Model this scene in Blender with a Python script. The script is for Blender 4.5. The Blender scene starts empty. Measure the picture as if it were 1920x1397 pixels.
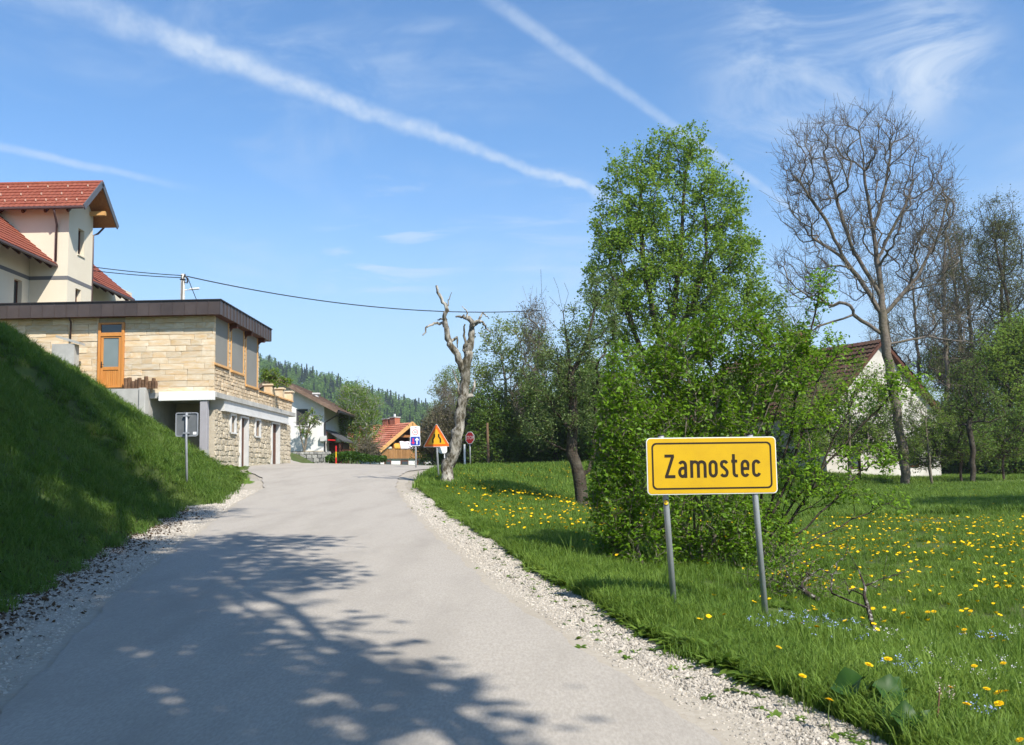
import bpy, bmesh, math, random
import numpy as np
from mathutils import Vector, Matrix
rng = np.random.default_rng(11); random.seed(11)
S = bpy.context.scene
COL = S.collection

# ------------------------------------------------------------------ camera
F = 1800.0; EYE = 1.57; PITCH = math.atan(186/F); ROLL = -math.radians(1.15)
cam = bpy.data.cameras.new('camera'); camo = bpy.data.objects.new('camera', cam); COL.objects.link(camo)
cam.sensor_width = 36; cam.lens = F/1920*36; cam.clip_end = 9000; cam.clip_start = .05
CM = Matrix.Rotation(math.pi/2+PITCH, 4, 'X') @ Matrix.Rotation(ROLL, 4, 'Z')
camo.matrix_world = Matrix.Translation((0, 0, EYE)) @ CM
S.camera = camo

# ------------------------------------------------------------------ sky, sun, exposure
SUN = Vector((.57, -.75, .98)).normalized()
sun = bpy.data.lights.new('sun', 'SUN'); sun.energy = 4.6; sun.angle = math.radians(.55); sun.color = (1, .945, .86)
suno = bpy.data.objects.new('sun', sun); COL.objects.link(suno)
suno.rotation_euler = SUN.to_track_quat('Z', 'Y').to_euler(); suno.location = (10, -14, 40)
S.view_settings.view_transform = 'Standard'; S.view_settings.look = 'None'
S.view_settings.exposure = .62; S.view_settings.gamma = 1
S.render.engine = 'CYCLES'
S.cycles.use_denoising = True; S.cycles.use_adaptive_sampling = True; S.cycles.adaptive_threshold = .02
S.cycles.max_bounces = 6; S.cycles.transparent_max_bounces = 8; S.cycles.diffuse_bounces = 3; S.cycles.glossy_bounces = 2
S.cycles.transmission_bounces = 4

def ray(px, py):
    return (CM.to_3x3() @ Vector(((px-960)/F, (698.5-py)/F, -1)))
def at(px, py, Y):
    r = ray(px, py); t = Y/r.y
    return Vector((r.x*t, Y, EYE+r.z*t))
def onx(px, py, X):
    r = ray(px, py); t = X/r.x
    return Vector((X, r.y*t, EYE+r.z*t))

W = bpy.data.worlds.new('World'); S.world = W; W.use_nodes = True
W.cycles.sampling_method = 'MANUAL'; W.cycles.sample_map_resolution = 512
def world():
    nt = W.node_tree; n = nt.nodes; l = nt.links; n.clear()
    def N(t, **k):
        x = n.new(t)
        for a, b in k.items(): setattr(x, a, b)
        return x
    def math_(op, a, b=None, c=None):
        x = N('ShaderNodeMath', operation=op)
        for i, v in enumerate((a, b, c)):
            if v is None: continue
            if isinstance(v, (int, float)): x.inputs[i].default_value = v
            else: l.new(v, x.inputs[i])
        return x.outputs[0]
    def dot(vec, v):
        x = N('ShaderNodeVectorMath', operation='DOT_PRODUCT'); l.new(vec, x.inputs[0]); x.inputs[1].default_value = v
        return x.outputs['Value']
    def ramp(v, a, b):
        x = N('ShaderNodeMapRange', interpolation_type='SMOOTHSTEP'); l.new(v, x.inputs[0])
        x.inputs[1].default_value = a; x.inputs[2].default_value = b
        return x.outputs[0]
    out = N('ShaderNodeOutputWorld'); bg = N('ShaderNodeBackground'); bg.inputs[1].default_value = .105
    sky = N('ShaderNodeTexSky', sky_type='NISHITA'); sky.sun_disc = False
    sky.sun_elevation = math.asin(SUN.z); sky.sun_rotation = math.atan2(SUN.x, SUN.y)
    sky.altitude = 480; sky.air_density = 1.0; sky.dust_density = .45; sky.ozone_density = 2.2
    geo = N('ShaderNodeNewGeometry')
    d = N('ShaderNodeVectorMath', operation='SCALE'); l.new(geo.outputs['Incoming'], d.inputs[0]); d.inputs['Scale'].default_value = -1
    D = d.outputs[0]
    def noise(scale, detail, stretch=(1, 1, 1), dist=0., rough=.55, rot=(0, 0, 0)):
        mp = N('ShaderNodeMapping'); l.new(D, mp.inputs[0]); mp.inputs['Scale'].default_value = stretch; mp.inputs['Rotation'].default_value = rot
        t = N('ShaderNodeTexNoise'); l.new(mp.outputs[0], t.inputs['Vector'])
        t.inputs['Scale'].default_value = scale; t.inputs['Detail'].default_value = detail
        t.inputs['Distortion'].default_value = dist; t.inputs['Roughness'].default_value = rough
        return t.outputs[0]
    total = None
    def add(v):
        nonlocal total
        total = v if total is None else math_('ADD', total, v)
    wobn = noise(26, 3); ragn = noise(32, 3, rough=.7)
    # aircraft trails: bands along great circles between two directions of the sky
    def trail(p0, p1, w0, w1, amp, wob, ext0=.03, ext1=.03, edge=1.):
        a = ray(*p0).normalized(); b = ray(*p1).normalized()
        nrm = a.cross(b).normalized(); tang = (b-a*a.dot(b)).normalized(); L = math.acos(a.dot(b))
        s = math_('ARCTAN2', dot(D, tang), dot(D, a))
        h = dot(D, nrm)
        wobv = math_('MULTIPLY', math_('SUBTRACT', wobn, .5), wob)
        h = math_('ADD', h, wobv)
        wdt = N('ShaderNodeMapRange'); l.new(s, wdt.inputs[0]); wdt.inputs[1].default_value = 0; wdt.inputs[2].default_value = L
        wdt.inputs[3].default_value = w0; wdt.inputs[4].default_value = w1
        q = math_('DIVIDE', math_('ABSOLUTE', h), wdt.outputs[0])
        band = math_('SUBTRACT', 1., ramp(q, .1*edge, 1.4))
        ends = math_('MULTIPLY', ramp(s, -ext0, ext0), math_('SUBTRACT', 1., ramp(s, L-ext1, L+ext1)))
        tex = math_('ADD', .55, math_('MULTIPLY', ramp(ragn, .3, .68), .6))
        add(math_('MULTIPLY', math_('MULTIPLY', band, ends), math_('MULTIPLY', tex, amp)))
    trail((140, 10), (1145, 372), .0150, .0048, .52, .020, .08, .02)
    trail((880, -30), (1520, 415), .0085, .0035, .32, .003, .1, .03, 1.6)
    trail((-60, 262), (300, 340), .0045, .004, .35, .006, .05, .05)
    # high thin cloud, the same all over the sky
    wisp = noise(2.3, 4, (1, 1, 2.6), .8, .6, (.3, .2, .4))
    wisp2 = noise(6.0, 5, (1, 1, 2.), 1.2, .65, (.2, .5, .1))
    flat = noise(6, 4, (1, 1, 7), 1., .6)
    add(math_('MULTIPLY', math_('MULTIPLY', ramp(wisp, .47, .72), ramp(wisp2, .35, .7)), .34))
    # two cloud patches: cirrus up on the right, small flat clouds low in the middle
    def patch(p, r, amp, tex, lo, hi):
        c = ray(*p).normalized()
        m = math_('SUBTRACT', 1., ramp(math_('ARCCOSINE', dot(D, c)), r*.2, r))
        add(math_('MULTIPLY', math_('MULTIPLY', m, ramp(tex, lo, hi)), amp))
    patch((1530, 120), .16, .50, wisp2, .36, .72)
    patch((1760, 110), .075, .50, wisp2, .40, .66)
    patch((740, 462), .10, .42, flat, .46, .66)
    patch((640, 498), .05, .35, flat, .42, .62)
    patch((1010, 420), .09, .25, flat, .46, .7)
    # pale veil low over the horizon
    z = dot(D, (0, 0, 1))
    veil = math_('MULTIPLY', math_('SUBTRACT', 1., ramp(z, -.05, .34)), .9)
    fac = math_('MINIMUM', total, .95)
    hs = N('ShaderNodeHueSaturation'); l.new(sky.outputs[0], hs.inputs['Color'])
    hs.inputs['Saturation'].default_value = 1.2; hs.inputs['Value'].default_value = 1.3
    vm = N('ShaderNodeMixRGB'); l.new(veil, vm.inputs[0]); l.new(hs.outputs[0], vm.inputs[1]); vm.inputs[2].default_value = (3.4, 4.5, 6.0, 1)
    mix = N('ShaderNodeMixRGB'); l.new(fac, mix.inputs[0]); l.new(vm.outputs[0], mix.inputs[1])
    mix.inputs[2].default_value = (4.9, 5.6, 6.4, 1)
    l.new(mix.outputs[0], bg.inputs[0]); l.new(bg.outputs[0], out.inputs[0])
world()

# ------------------------------------------------------------------ helpers
WM = {}
def wm(o): return WM.get(o.name, Matrix.Identity(4)) if o else Matrix.Identity(4)
def tag(o, label=None, cat=None, group=None, kind=None):
    if label: o['label'] = label
    if cat: o['category'] = cat
    if group: o['group'] = group
    if kind: o['kind'] = kind
    return o
def thing(name, loc, label, cat, group=None, rz=0):
    o = bpy.data.objects.new(name, None); COL.objects.link(o); o.empty_display_size = .2
    o.location = loc; o.rotation_euler = (0, 0, rz)
    WM[o.name] = Matrix.Translation(loc) @ Matrix.Rotation(rz, 4, 'Z')
    return tag(o, label, cat, group)
def link(name, me, mat, parent=None, local=None):
    o = bpy.data.objects.new(name, me); COL.objects.link(o)
    if mat and not me.materials: me.materials.append(mat)
    if parent:
        o.parent = parent; WM[o.name] = wm(parent)
    if local is not None:
        o.matrix_local = local
    return o
def fastmesh(name, V, Q, smooth=False, attr=None):
    """V (n,3); Q (m,k) faces of one size, or a list of such arrays"""
    me = bpy.data.meshes.new(name); V = np.asarray(V, np.float32)
    Qs = [np.asarray(q, np.int32) for q in (Q if isinstance(Q, list) else [Q]) if len(q)]
    me.vertices.add(len(V)); me.vertices.foreach_set('co', V.ravel())
    nl = sum(q.size for q in Qs); npol = sum(len(q) for q in Qs)
    me.loops.add(nl); me.polygons.add(npol)
    me.loops.foreach_set('vertex_index', np.concatenate([q.ravel() for q in Qs]))
    tot = np.concatenate([np.full(len(q), q.shape[1], np.int32) for q in Qs])
    st = np.concatenate([[0], np.cumsum(tot)[:-1]]).astype(np.int32)
    me.polygons.foreach_set('loop_start', st); me.polygons.foreach_set('loop_total', tot)
    if smooth: me.polygons.foreach_set('use_smooth', np.ones(npol, bool))
    if attr is not None:
        a = me.attributes.new('rnd', 'FLOAT', 'POINT'); a.data.foreach_set('value', np.asarray(attr, np.float32))
    me.update(calc_edges=True); me.validate()
    return me
class MB:
    """collects shapes given in world coordinates; build() links them as one mesh under a parent"""
    def __init__(s, T=None): s.v = []; s.f = []; s.T = T
    def add(s, V, Fc):
        if s.T: V = [s.T @ Vector(v) for v in V]
        b = len(s.v); s.v += [tuple(v) for v in V]; s.f += [tuple(b+i for i in f) for f in Fc]; return s
    def box(s, x0, x1, y0, y1, z0, z1):
        V = [(x, y, z) for z in (z0, z1) for y in (y0, y1) for x in (x0, x1)]
        return s.add(V, [(0, 2, 3, 1), (4, 5, 7, 6), (0, 1, 5, 4), (2, 6, 7, 3), (0, 4, 6, 2), (1, 3, 7, 5)])
    def obox(s, o, u, v, w):
        o, u, v, w = (Vector(a) for a in (o, u, v, w))
        V = [o+u*i+v*j+w*k for k in (0, 1) for j in (0, 1) for i in (0, 1)]
        F_ = [(0, 2, 3, 1), (4, 5, 7, 6), (0, 1, 5, 4), (2, 6, 7, 3), (0, 4, 6, 2), (1, 3, 7, 5)]
        if u.cross(v).dot(w) < 0: F_ = [f[::-1] for f in F_]
        return s.add(V, F_)
    def prism(s, poly, ext):
        """planar polygon (list of points), extruded by vector ext"""
        P = [Vector(p) for p in poly]; n = len(P); e = Vector(ext)
        nn = sum(((P[i]-P[0]).cross(P[i+1]-P[0]) for i in range(1, n-1)), Vector())
        if nn.dot(e) > 0: P = P[::-1]
        s.add(P+[p+e for p in P], [tuple(range(n)), tuple(range(2*n-1, n-1, -1))]+[(i, i+n, (i+1) % n+n, (i+1) % n) for i in range(n)])
        return s
    def tube(s, pts, r, n=8, cap=True):
        pts = [Vector(p) for p in pts]; R = r if isinstance(r, (list, tuple)) else [r]*len(pts)
        V = []; m = len(pts); a = None
        for i, p in enumerate(pts):
            t = (pts[min(i+1, m-1)]-pts[max(i-1, 0)]).normalized()
            if a is None: a = t.orthogonal().normalized()
            a = (a-t*a.dot(t)).normalized(); b = t.cross(a)
            V += [p+(a*math.cos(k*2*math.pi/n)+b*math.sin(k*2*math.pi/n))*R[i] for k in range(n)]
        Fc = [(i*n+k, i*n+(k+1) % n, (i+1)*n+(k+1) % n, (i+1)*n+k) for i in range(m-1) for k in range(n)]
        if cap: Fc += [tuple(range(n-1, -1, -1)), tuple(range((m-1)*n, m*n))]
        return s.add(V, Fc)
    def build(s, name, mat, parent=None, bevel=0, smooth=False, label=None, kind=None):
        M = wm(parent).inverted()
        me = bpy.data.meshes.new(name); me.from_pydata([M @ Vector(v) for v in s.v], [], s.f)
        if bevel:
            bm = bmesh.new(); bm.from_mesh(me)
            bmesh.ops.bevel(bm, geom=bm.edges[:], offset=bevel, segments=1, affect='EDGES', clamp_overlap=True)
            bm.to_mesh(me); bm.free()
        if smooth: me.polygons.foreach_set('use_smooth', np.ones(len(me.polygons), bool))
        me.update()
        o = link(name, me, mat, parent)
        if label: o['label'] = label
        if kind: o['kind'] = kind
        return o

# ------------------------------------------------------------------ materials
MATS = {}
def mat(name, c1, c2=None, scale=6, rough=.8, bump=0., bscale=None, spec=.25, rand=0., coord='Object', detail=5, c3=None, s3=1.2, f3=.5, metal=0., stretch=None, lo=.35, hi=.65):
    if name in MATS: return MATS[name]
    m = bpy.data.materials.new(name); m.use_nodes = True; MATS[name] = m
    nt = m.node_tree; n = nt.nodes; l = nt.links
    b = n['Principled BSDF']; b.inputs['Roughness'].default_value = rough; b.inputs['Specular IOR Level'].default_value = spec
    b.inputs['Metallic'].default_value = metal
    if coord == 'World': src = n.new('ShaderNodeNewGeometry').outputs['Position']
    else: src = n.new('ShaderNodeTexCoord').outputs['Object']
    if stretch:
        mp = n.new('ShaderNodeMapping'); mp.inputs['Scale'].default_value = stretch; l.new(src, mp.inputs[0]); src = mp.outputs[0]
    info = n.new('ShaderNodeObjectInfo')
    if rand:
        ad = n.new('ShaderNodeVectorMath'); ad.operation = 'MULTIPLY_ADD'; l.new(info.outputs['Random'], ad.inputs[0])
        ad.inputs[1].default_value = (37, 91, 53); l.new(src, ad.inputs[2]); src = ad.outputs[0]
    def noise(sc, det=detail):
        t = n.new('ShaderNodeTexNoise'); t.inputs['Scale'].default_value = sc; t.inputs['Detail'].default_value = det
        t.inputs['Roughness'].default_value = .6; l.new(src, t.inputs['Vector']); return t.outputs[0]
    def mr(v, a, c):
        x = n.new('ShaderNodeMapRange'); l.new(v, x.inputs[0]); x.inputs[1].default_value = a; x.inputs[2].default_value = c; return x.outputs[0]
    def mix(f, a, c):
        x = n.new('ShaderNodeMixRGB')
        if isinstance(f, float): x.inputs[0].default_value = f
        else: l.new(f, x.inputs[0])
        for i, v in ((1, a), (2, c)):
            if isinstance(v, tuple): x.inputs[i].default_value = (*v, 1)
            else: l.new(v, x.inputs[i])
        return x.outputs[0]
    c = c1
    if c2: c = mix(mr(noise(scale), lo, hi), c1, c2)
    if c3:
        f = n.new('ShaderNodeMath'); f.operation = 'MULTIPLY'; l.new(mr(noise(s3, 4), .45, .7), f.inputs[0]); f.inputs[1].default_value = f3
        c = mix(f.outputs[0], c, c3)
    if rand:
        hs = n.new('ShaderNodeHueSaturation')
        v = n.new('ShaderNodeMapRange'); l.new(info.outputs['Random'], v.inputs[0]); v.inputs[3].default_value = 1-rand; v.inputs[4].default_value = 1+rand
        l.new(v.outputs[0], hs.inputs['Value'])
        if isinstance(c, tuple): hs.inputs['Color'].default_value = (*c, 1)
        else: l.new(c, hs.inputs['Color'])
        c = hs.outputs[0]
    if isinstance(c, tuple): b.inputs['Base Color'].default_value = (*c, 1)
    else: l.new(c, b.inputs['Base Color'])
    if bump:
        bp = n.new('ShaderNodeBump'); bp.inputs['Strength'].default_value = min(1, bump*1.0); bp.inputs['Distance'].default_value = bump*.05
        l.new(noise(bscale or scale*3, 6), bp.inputs['Height']); l.new(bp.outputs[0], b.inputs['Normal'])
    return m
def leafmat(name, cols, trans=.35, rough=.5, spec=.25):
    """cols: list of colours picked per leaf by the mesh attribute rnd"""
    if name in MATS: return MATS[name]
    m = bpy.data.materials.new(name); m.use_nodes = True; MATS[name] = m
    nt = m.node_tree; n = nt.nodes; l = nt.links; b = n['Principled BSDF']
    b.inputs['Roughness'].default_value = rough; b.inputs['Specular IOR Level'].default_value = spec
    a = n.new('ShaderNodeAttribute'); a.attribute_name = 'rnd'
    cr = n.new('ShaderNodeValToRGB'); e = cr.color_ramp
    for i, c in enumerate(cols):
        p = i/max(1, len(cols)-1)
        el = e.elements[i] if i < 2 and len(cols) == 1 else (e.elements[0] if i == 0 else (e.elements[1] if i == len(cols)-1 else e.elements.new(p)))
        el.position = p; el.color = (*c, 1)
    l.new(a.outputs['Fac'], cr.inputs[0]); l.new(cr.outputs[0], b.inputs['Base Color'])
    t = n.new('ShaderNodeBsdfTranslucent')
    hs = n.new('ShaderNodeHueSaturation'); hs.inputs['Value'].default_value = 1.5; hs.inputs['Hue'].default_value = .485; l.new(cr.outputs[0], hs.inputs['Color']); l.new(hs.outputs[0], t.inputs[0])
    mx = n.new('ShaderNodeMixShader'); mx.inputs[0].default_value = trans
    l.new(b.outputs[0], mx.inputs[1]); l.new(t.outputs[0], mx.inputs[2]); l.new(mx.outputs[0], n['Material Output'].inputs[0])
    return m

# ------------------------------------------------------------------ terrain
_yy = np.arange(-40, 260, .25)
_zz = np.interp(_yy, [-40, -20, 0, 4.9, 9.1, 16.4, 23.3, 27.4, 32, 36, 40, 44, 60, 260], [-1.4, -.75, 0, .19, .35, .61, .95, 1.2, 1.55, 1.77, 1.89, 1.92, 1.97, 3.0])
_k = np.exp(-.5*(np.arange(-12, 13)/5.)**2); _k /= _k.sum()
_zz = np.convolve(np.pad(_zz, 12, mode='edge'), _k, 'valid')
def zr(y): return np.interp(y, _yy, _zz)
def ss(a, b, x):
    t = np.clip((np.asarray(x, float)-a)/(b-a), 0, 1); return t*t*(3-2*t)
def on_profile(px, py):
    r = ray(px, py); Y = np.arange(2.5, 45, .02); z = EYE+r.z/r.y*Y
    i = int(np.argmax(z < zr(Y))) if (z < zr(Y)).any() else len(Y)-1
    return Y[i], r.x/r.y*Y[i]
def curve(pts, tail):
    a = [on_profile(*p) for p in pts]; a.sort()
    ys = [p[0] for p in a]; xs = [p[1] for p in a]
    s = (xs[1]-xs[0])/(ys[1]-ys[0])
    s = max(-.12, min(.12, s))
    return np.array([ys[0]-40]+ys+[t[0] for t in tail]), np.array([xs[0]-40*s]+xs+[t[1] for t in tail])
LE = curve([(0, 1350), (84, 1261), (206, 1134), (347, 1022), (408, 975), (450, 942)], [(27.4, -7.1), (31, -8.1), (34, -9.4), (38, -10.4), (50, -10.9), (60, -11)])
RE = curve([(1298, 1362), (1139, 1259), (995, 1159), (923, 1111), (859, 1047), (800, 995), (752, 936)], [(27.4, -3.35), (32, -3.8), (36, -3.95), (40, -3.7), (43, -2.6), (46, 0), (60, 6)])
TOE = curve([(0, 1150), (100, 1090), (170, 1050), (350, 950)], [(23, -7.0), (27, -7.75), (31, -8.6), (33.5, -10.2), (35.3, -11.3), (35.9, -14.2), (49, -14.2), (51.5, -11.6), (70, -12), (300, -12)])
GR = curve([(1640, 1397), (1560, 1360), (1450, 1310), (1298, 1243), (1230, 1215), (1178, 1187), (1119, 1143), (1043, 1103), (979, 1063), (923, 1019), (836, 964)], [(26, -2.55), (30, -2.9), (34, -3.0), (38, -2.9), (42, -1.2), (45, 2), (47.5, 8), (60, 9), (300, 9)])
def E(c, y):
    return np.interp(y, c[0], c[1])
_cap = ([-40, 0, 14, 28, 33.5, 36, 48, 51.5, 300], [7.2, 7.2, 7.0, 6.7, 5.1, 4.95, 4.95, 3.0, 4.0])
def gnoise(x, y, s=1.):
    x = np.asarray(x, float)/s; y = np.asarray(y, float)/s
    return (np.sin(x*1.3+1.7*np.sin(y*.7+.3))+np.sin(y*1.7+1.3*np.sin(x*.9+2.1))+.5*np.sin(x*3.1+y*2.3))/2.5
def g(x, y):
    x = np.asarray(x, float); y = np.asarray(y, float)
    zb = zr(y); xc = .5*(E(LE, y)+E(RE, y))
    zb = zb-.045*ss(22, 40, y)*(1-ss(55, 80, y))*np.clip(x-xc, -6, 4)
    t = np.maximum(0, x-E(GR, y)); zm = -.15+.012*np.clip(y, -20, 90)
    w = 2.2+.25*np.clip(y, 0, 60)
    z = zb+(zm-zb)*ss(0, 1, t/w)
    tl = np.maximum(0, E(TOE, y)-x)
    s = np.interp(y, [0, 16, 22, 31, 36], [.84, .88, .88, .68, .64]); a = .55
    rise = s*(np.sqrt(tl*tl+a*a)-a)
    H = np.maximum(.3, np.interp(y, *_cap)-zb)
    r = H*np.tanh((rise/H)**4)**.25
    z = z+r
    bumpy = .05*gnoise(x, y, 1.3)+.03*gnoise(x+9, y-4, .45)
    z = z+bumpy*(ss(.1, 1.5, t)*.8+ss(.2, 2, tl)*1.6)
    return z
def g1(x, y): return float(g(x, y))
def ground(px, py, y0=3., y1=75.):
    """where the line of sight of a pixel first meets the ground"""
    r = ray(px, py); Y = np.arange(y0, y1, .04); X = r.x/r.y*Y; Z = EYE+r.z/r.y*Y
    hit = Z < g(X, Y)
    i = int(np.argmax(hit)) if hit.any() else len(Y)-1
    return Vector((X[i], Y[i], float(g(X[i], Y[i]))))

m_soil = mat('meadow_soil', (.055, .085, .018), (.085, .12, .028), 3.5, .95, .6, 9, coord='World', c3=(.10, .085, .045), s3=.6, f3=.45)
m_asph = mat('asphalt', (.345, .312, .265), (.425, .385, .33), 60, .93, .22, 220, .15, coord='World', c3=(.285, .257, .218), s3=1.3, f3=.55, stretch=(1, .3, 1))
m_grav = mat('gravel', (.36, .32, .26), (.50, .455, .38), 34, .95, .9, 60, .1, coord='World', c3=(.40, .33, .235), s3=1.1, f3=.6)
m_sand = mat('sandy_edge', (.37, .325, .26), (.43, .385, .315), 20, .95, .3, 90, .1, coord='World', c3=(.33, .285, .22), s3=1.4, f3=.5)

def axis(a, b, fine, out, far):
    c = list(np.arange(a, b+1e-6, fine)); st = fine; p = b
    while p < far: st *= 1.16; p += st; c.append(p)
    st = fine; p = a; lo = []
    while p > -out: st *= 1.16; p -= st; lo.append(p)
    return np.array(lo[::-1]+c)
def terrain():
    xs = axis(-17, 16, .22, 3500, 3500); ys = axis(-6, 50, .28, 900, 5000)
    X, Y = np.meshgrid(xs, ys); Z = g(X, Y)
    inside = ((X > E(TOE, Y)+.12) | ((Y > 36) & (X > -14))) & (X < E(GR, Y)-.12) & (Y < 60)
    Z = Z-.06*inside
    d = np.hypot(X, Y); Z = np.where(d > 150, Z*np.clip(1-(d-150)/300, 0, 1)+0*Z, Z)
    V = np.stack([X, Y, Z], -1).reshape(-1, 3); nx = len(xs); ny = len(ys)
    i = np.arange(ny-1)[:, None]*nx+np.arange(nx-1)[None]; i = i.ravel()
    o = link('ground', fastmesh('ground', V, np.stack([i, i+1, i+nx+1, i+nx], -1), True), m_soil); tag(o, kind='structure')
terrain()
def strip(name, ys, left, right, n, lift, m):
    V = []
    for y in ys:
        a, b = left(y), right(y)
        x = a+(b-a)*np.linspace(0, 1, n); V.append(np.stack([x, np.full(n, y), g(x, y)+lift], -1))
    V = np.concatenate(V); i = (np.arange(len(ys)-1)[:, None]*n+np.arange(n-1)[None]).ravel()
    o = link(name, fastmesh(name, V, np.stack([i, i+1, i+n+1, i+n], -1), True), m); tag(o, kind='structure'); return o
YS = np.arange(-14, 48.01, .12)
def jag(y, s, a): return a*(math.sin(y*3.7*s+1)+.6*math.sin(y*9.1*s+2)+.5*math.sin(y*21.3*s))
strip('road', YS, lambda y: E(LE, y)+jag(y, 1, .018), lambda y: E(RE, y)+jag(y, 1.1, .022), 14, .03, m_asph)
strip('sandy_strip', np.arange(-14, 35.4, .12), lambda y: E(RE, y)-.12, lambda y: E(RE, y)+.45*min(1.2, (E(GR, y)-E(RE, y)))+jag(y, .4, .05), 5, .006, m_sand)
strip('left_sandy_strip', np.arange(-14, 30, .12), lambda y: E(LE, y)-.55+jag(y, .4, .06), lambda y: E(LE, y)+.12, 5, .006, m_sand)
strip('gravel_verge', np.arange(-14, 44, .12), lambda y: E(RE, y)-.1, lambda y: E(GR, y)+.12+jag(y, .7, .09), 8, 0, m_grav)
strip('left_gravel_verge', np.arange(-14, 35.2, .12), lambda y: max(E(TOE, y), -11.2)-.1+jag(y, .6, .08), lambda y: E(LE, y)+.1, 8, 0, m_grav)
strip('crossing_road', np.arange(48.0, 54, .3), lambda y: -13., lambda y: 70., 120, .014, m_asph)

# ------------------------------------------------------------------ building materials
m_stone = mat('sandstone', (.60, .47, .30), (.70, .61, .47), 2.2, .9, .5, 14, .1, rand=.13, c3=(.62, .40, .19), s3=1.0, f3=.75)
m_stone_s = mat('split_stone', (.50, .38, .24), (.62, .53, .40), 2.5, .9, .7, 12, .1, rand=.2, c3=(.42, .28, .15), s3=1.3, f3=.6)
m_rubble = mat('rubble_stone', (.46, .39, .28), (.58, .52, .41), 3, .92, .8, 12, .1, rand=.2, c3=(.38, .30, .20), s3=2, f3=.6)
m_mortar = mat('mortar', (.54, .475, .37), (.46, .40, .31), 5, .95, .6, 25, .1, coord='World')
m_conc = mat('concrete', (.42, .41, .38), (.50, .49, .45), 1.6, .9, .35, 20, .15, coord='World', c3=(.24, .24, .22), s3=.9, f3=.55)
m_white = mat('white_render', (.78, .775, .75), (.72, .715, .69), 1.3, .85, .15, 40, .2, coord='World')
m_offw = mat('grey_white_beam', (.62, .62, .60), (.55, .55, .53), 2, .8, .1, 30, .2, coord='World')
m_cream = mat('cream_render', (.74, .66, .51), (.70, .62, .48), .8, .9, .1, 60, .15, coord='World')
m_band = mat('grey_band', (.16, .16, .165), rough=.8)
m_fascia = mat('brown_sheet_metal', (.058, .043, .038), (.075, .056, .049), 1.5, .42, .05, 8, .4, rand=.12)
m_cap = mat('dark_metal', (.028, .022, .022), rough=.45, spec=.4)
m_wood_d = mat('dark_stained_wood', (.075, .03, .018), (.11, .045, .026), 3, .6, .2, 20, coord='World', stretch=(1, .2, 4))
m_wood_o = mat('orange_varnished_wood', (.52, .205, .045), (.60, .26, .065), 3, .42, .15, 30, .4, coord='World', stretch=(6, 6, .4))
m_wood_s = mat('soffit_boards', (.30, .115, .035), (.38, .16, .05), 3, .55, .2, 24, .3, coord='World', stretch=(4, .5, 4))
m_wood_l = mat('pale_wood', (.60, .33, .12), (.66, .38, .15), 4, .5, coord='World')
m_brown = mat('brown_frame', (.10, .038, .02), (.13, .05, .027), 4, .5, coord='World')
m_glass = mat('window_glass', (.035, .045, .05), rough=.06, spec=.8)
m_frost = mat('frosted_glass', (.15, .19, .185), (.20, .24, .235), .5, .25, spec=.6, coord='World')
m_shut = mat('grey_blind', (.25, .245, .22), (.275, .27, .245), 1, .7, .05, 60, coord='World')
m_pillar = mat('grey_lilac_paint', (.36, .345, .36), (.33, .315, .33), 2, .7, .05, 30, coord='World')
m_tile = mat('red_roof_tile', (.225, .066, .04), (.285, .095, .058), 3, .75, .2, 30, .2, coord='World', c3=(.26, .065, .04), s3=.8, f3=.5)
m_tile_o = mat('orange_roof_tile', (.34, .105, .06), (.43, .165, .10), 1.5, .8, .2, 20, .2, coord='World', c3=(.60, .36, .26), s3=.5, f3=.5)
m_tile_d = mat('dark_roof_tile', (.075, .036, .027), (.12, .06, .043), 2, .85, .3, 20, .15, coord='World', c3=(.06, .055, .03), s3=.7, f3=.5)
m_tile_b = mat('brown_weathered_tile', (.17, .115, .085), (.24, .17, .13), 3, .9, .4, 16, .1, coord='World', c3=(.10, .07, .05), s3=1, f3=.5)
m_tilew = mat('tile_snow_stop', (.60, .40, .30), rough=.6)
m_gutter = mat('brown_gutter', (.085, .05, .045), rough=.4, spec=.4)
m_gutterg = mat('grey_barge_metal', (.10, .10, .105), rough=.45, spec=.4)
m_brick = mat('chimney_brick', (.36, .12, .075), (.45, .17, .10), 6, .9, .5, 20, coord='World')
m_oldwall = mat('old_whitewash', (.50, .475, .42), (.62, .595, .535), 1.1, .95, .4, 12, .1, coord='World', c3=(.36, .33, .28), s3=.8, f3=.55)

def stone_mesh(name, rough, chamfer):
    bm = bmesh.new(); bmesh.ops.create_cube(bm, size=1)
    bmesh.ops.bevel(bm, geom=bm.edges[:], offset=chamfer, segments=1, affect='EDGES')
    for v in bm.verts:
        v.co += Vector((random.uniform(-1, 1), random.uniform(-1, 1), random.uniform(-1, 1)))*rough
    me = bpy.data.meshes.new(name); bm.to_mesh(me); bm.free(); return me
BLOCKS = [stone_mesh('stone', .012, .035) for _ in range(6)]
SPLIT = [stone_mesh('stone', .06, .13) for _ in range(6)]
def put_stone(variants, m, parent, c, dims, name='stone', rot=None):
    me = random.choice(variants)
    if not me.materials: me.materials.append(m)
    if me.materials[0] != m:
        key = me.name+m.name
        if key not in STC:
            STC[key] = me.copy(); STC[key].materials.clear(); STC[key].materials.append(m)
        me = STC[key]
    o = bpy.data.objects.new(name, me); COL.objects.link(o); o.parent = parent
    L = Matrix.Translation(c) @ (rot or Matrix.Identity(4)) @ Matrix.Diagonal((*dims, 1))
    o.matrix_local = wm(parent).inverted() @ L
    return o
STC = {}
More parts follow.
